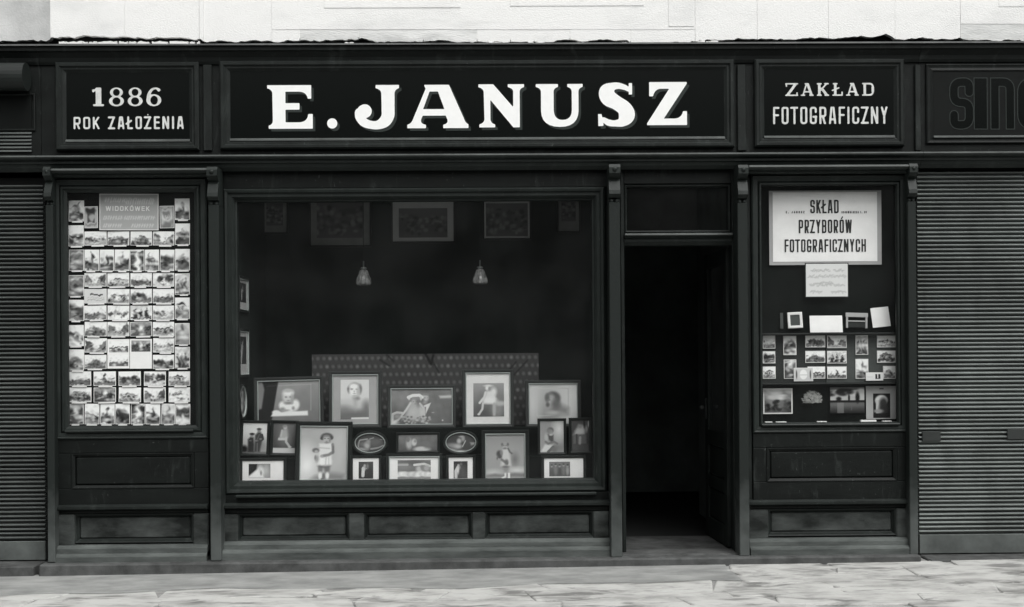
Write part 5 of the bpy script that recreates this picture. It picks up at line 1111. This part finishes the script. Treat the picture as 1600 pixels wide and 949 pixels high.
# two mounting boards with small views
bA = place(1188, 521.5, 1290, 596.5, .034); bB = place(1291.5, 521.5, 1404, 596.5, .034)
for (x0, z0, W, H), mt, lab in ((bA, 'board_dark', 'dark mounting board carrying small views, nearer the doorway'), (bB, 'board', 'grey mounting board carrying small views, nearer the bright shutter')):
    t = thing('mounting_board', lab, 'board', (x0 + W / 2, .038, zsB), (-.02, 0, 0)); obj('panel', MB().box(-W / 2, W / 2, .0, .004, .0005, z0 + H - zsB, .001), mt, t, local=True)
VG = 'small photographs mounted on boards in the poster cabinet'
for P, mo, lab in (((1192, 524.5, 1211.5, 545), 'panorama', 'view of a lone tree in fields, topmost by the doorway edge of board'), ((1192, 549, 1211.5, 568), 'trees', 'view of dense trees, middle of three by the doorway edge'), ((1192, 573, 1212, 592), 'cottage', 'view of a white house, lowest of three by the doorway edge'),
                   ((1224, 525, 1244.5, 555), 'hill', 'upright view of a pale hillside on the dark board'), ((1225, 562, 1244.5, 592), 'forest', 'upright view of woods partly behind a small standing card'),
                   ((1258.5, 524.5, 1289.5, 543), 'trees', 'wide view of leafy trees at the top inner corner of dark board'), ((1258.5, 548.5, 1289.5, 567), 'hill', 'wide view of a hilltop house on the dark board'), ((1262, 573, 1289.5, 592), 'bridge', 'wide view of rails at the bottom inner corner of dark board'),
                   ((1292.5, 524.5, 1323, 544), 'street', 'wide view of a street at the top inner corner of grey board'), ((1292.5, 548.5, 1323, 568), 'people', 'wide view of dark pillars and white figures on the grey board'), ((1292.5, 573, 1323, 592), 'monument', 'wide view of a statue and railing on the grey board'),
                   ((1337, 524, 1356.5, 554.5), 'people', 'upright view of people in a lane on the grey board'), ((1337, 561, 1357, 592), 'tower', 'upright view of a dark pillar on the grey board'),
                   ((1370.5, 524.5, 1399.5, 543), 'river', 'dim view of a far shore, topmost by the shutter edge'), ((1370.5, 548, 1399.5, 567), 'castle', 'dim view of a dark building, second by the shutter edge'), ((1380, 572, 1399.5, 592), 'hill', 'dim view of slopes, lowest by the shutter edge')):
    flat('small_photograph', lab, 'photograph', P, .030, 'card', p_card(mo, int(P[0] * 3 + P[1])), .05, lean=.02, group=VG, n=24)
def p_label(p): p.rc(0, 0, 1, 1, .82).ell(.5, .5, .30, .40, .96, .1).ell(.12, .5, .06, .34, .35, .3).ell(.88, .5, .06, .34, .35, .3).rc(.3, .42, .7, .5, .8)
flat('small_card', 'small cream label card with round white centre standing on lower shelf', 'card', (1240.5, 563, 1270.5, 584), .02, 'card', p_label, .04, lean=.05).location.z = zsB + .012
def p_strip(p): p.rc(0, 0, 1, 1, .93).rc(.55, .2, .85, .8, .2).rc(.66, .3, .72, .8, .9).rc(.05, .4, .4, .5, .85)
flat('small_card', 'narrow white card with dark figures standing on lower shelf', 'card', (1353, 570, 1380, 583), .02, 'paper', p_strip, .03, lean=.05).location.z = zsB + .012
# bottom row
zbt = oB[2] - .004
def p_valley(p):
    p.grad(.35, .8, .2, 1).mott(.08, 5, 2)
    q = np.random.RandomState(2)
    for i in range(30): p.ell(q.rand(), .1 + .42 * q.rand(), .1, .08, q.choice([.1, .16, .3, .45]), .5)
    for i in range(9): p.ell(q.rand(), .62 + .35 * q.rand(), .2, .06, q.choice([.9, .6, .82]), .6)
def p_lake(p):
    p.grad(.12, .4, 0, .3).rc(0, .45, 1, .9, .78); q = np.random.RandomState(3)
    for i in range(16): p.ell(q.rand(), .70 + .25 * q.rand(), .14, .06, q.choice([.14, .2, .85]), .6)
    p.rc(0, .40, 1, .50, .12).ell(.25, .55, .1, .08, .1, .4).ell(.55, .58, .04, .14, .1, .4).ell(.8, .60, .08, .2, .08, .4).rc(.2, 0, .4, .4, .55, .6).rc(.6, .1, .64, .4, .4, .6)
def p_archway(p): p.rc(0, 0, 1, 1, .10).ell(.48, .72, .26, .22, .88, .15).rc(.16, .2, .72, .72, .8).ell(.6, .62, .16, .2, .25, .4).ell(.62, .36, .2, .26, .2, .4).ell(.3, .28, .2, .08, .6, .4).rc(0, 0, 1, .18, .12)
Yb = BK - .02
flat('landscape_photograph', 'cloudy valley landscape with thin white border in the bottom row', 'photograph', (1192.5, 607, 1238.5, 647), Yb, 'card', p_valley, .05, lean=.01, n=44)
flat('landscape_photograph', 'dark lake landscape without border in the bottom row', 'photograph', (1297, 605, 1351, 646), Yb, 'board_dark', p_lake, .01, lean=.01, n=44)
x0, z0, W, H = place(1353.5, 603.5, 1401, 655, Yb)
t = thing('mounted_photograph', 'arched gateway photo in a wide grey mount near the bright shutter', 'photograph', (x0 + W / 2, Yb, z0), (-.01, 0, 0))
obj('mount', MB().box(-W / 2, W / 2, .001, .005, 0, H, .0), 'mat', t, local=True)
p = Pic(W * .56, H * .74, .1, 40); p_archway(p); p.obj('print', t, -W / 2 + W * .23, H * .035, .0002)
p = Pic(W * .14, H * .04, .3, 6); p.obj('stamp', t, -W / 2 + W * .44, H * .9, .0002)
# dome of dried flowers
x0, z0, W, H = place(1253, 611.5, 1283, 634, .05); q = random.Random(11)
t = thing('dried_flowers', 'round dome of pale dried flowers on dark ground in the bottom row', 'flowers', (x0 + W / 2, .03, z0))
mbf = MB()
for i in range(520):
    a, r = q.uniform(0, 2 * math.pi), math.sqrt(q.random()); u_, v_ = r * math.cos(a), r * math.sin(a)
    if v_ < -.45: continue
    cx, cz, cy = u_ * W / 2, H * .45 + v_ * H * .55, -.03 * math.sqrt(max(0, 1 - r * r)) + .012
    th = math.atan2(v_ + .5, u_) + q.uniform(-.6, .6); l, wd = q.uniform(.006, .016), q.uniform(.0018, .004); dx, dz = math.cos(th) * l, math.sin(th) * l; nx_, nz_ = -math.sin(th) * wd, math.cos(th) * wd
    mbf.quad((cx - dx, cy, cz - dz), (cx + nx_, cy - .004, cz + nz_), (cx + dx, cy - .002, cz + dz), (cx - nx_, cy - .004, cz - nz_))
tag(obj('petals', mbf, 'pale', t, local=True), kind='stuff')
obj('stalks', MB().box(-.006, .006, .006, .014, -.01, H * .3, .003), 'velvet', t, local=True)
# scraps lying along the bottom ledge of the poster cabinet
for px0, px1, lab in ((1195, 1206, 'small pale paper scrap on the ledge, closest to the doorway'), (1212, 1228, 'flat pale paper scrap on the ledge under the cloudy valley landscape'), (1276, 1291, 'flat pale paper scrap on the ledge under the dark lake landscape'), (1344, 1368, 'long white paper strip on the ledge under the arched gateway photo'), (1378, 1392, 'pale paper scrap on the ledge, closest to the bright shutter')):
    a, b = xx(px0, -.03, 659), xx(px1, -.03, 659); zl_ = oB[2] + .0045
    t = obj('paper_scrap', MB().box(a, b, -.052, -.02, zl_ - .008, zl_ + (.012 if px0 == 1344 else .005), .001), 'paper' if px0 == 1344 else 'card', loc=((a + b) / 2, -.03, zl_)); t.rotation_euler.z = random.uniform(-.05, .05)
    tag(t, lab, 'paper', 'paper scraps on the ledge of the poster cabinet')
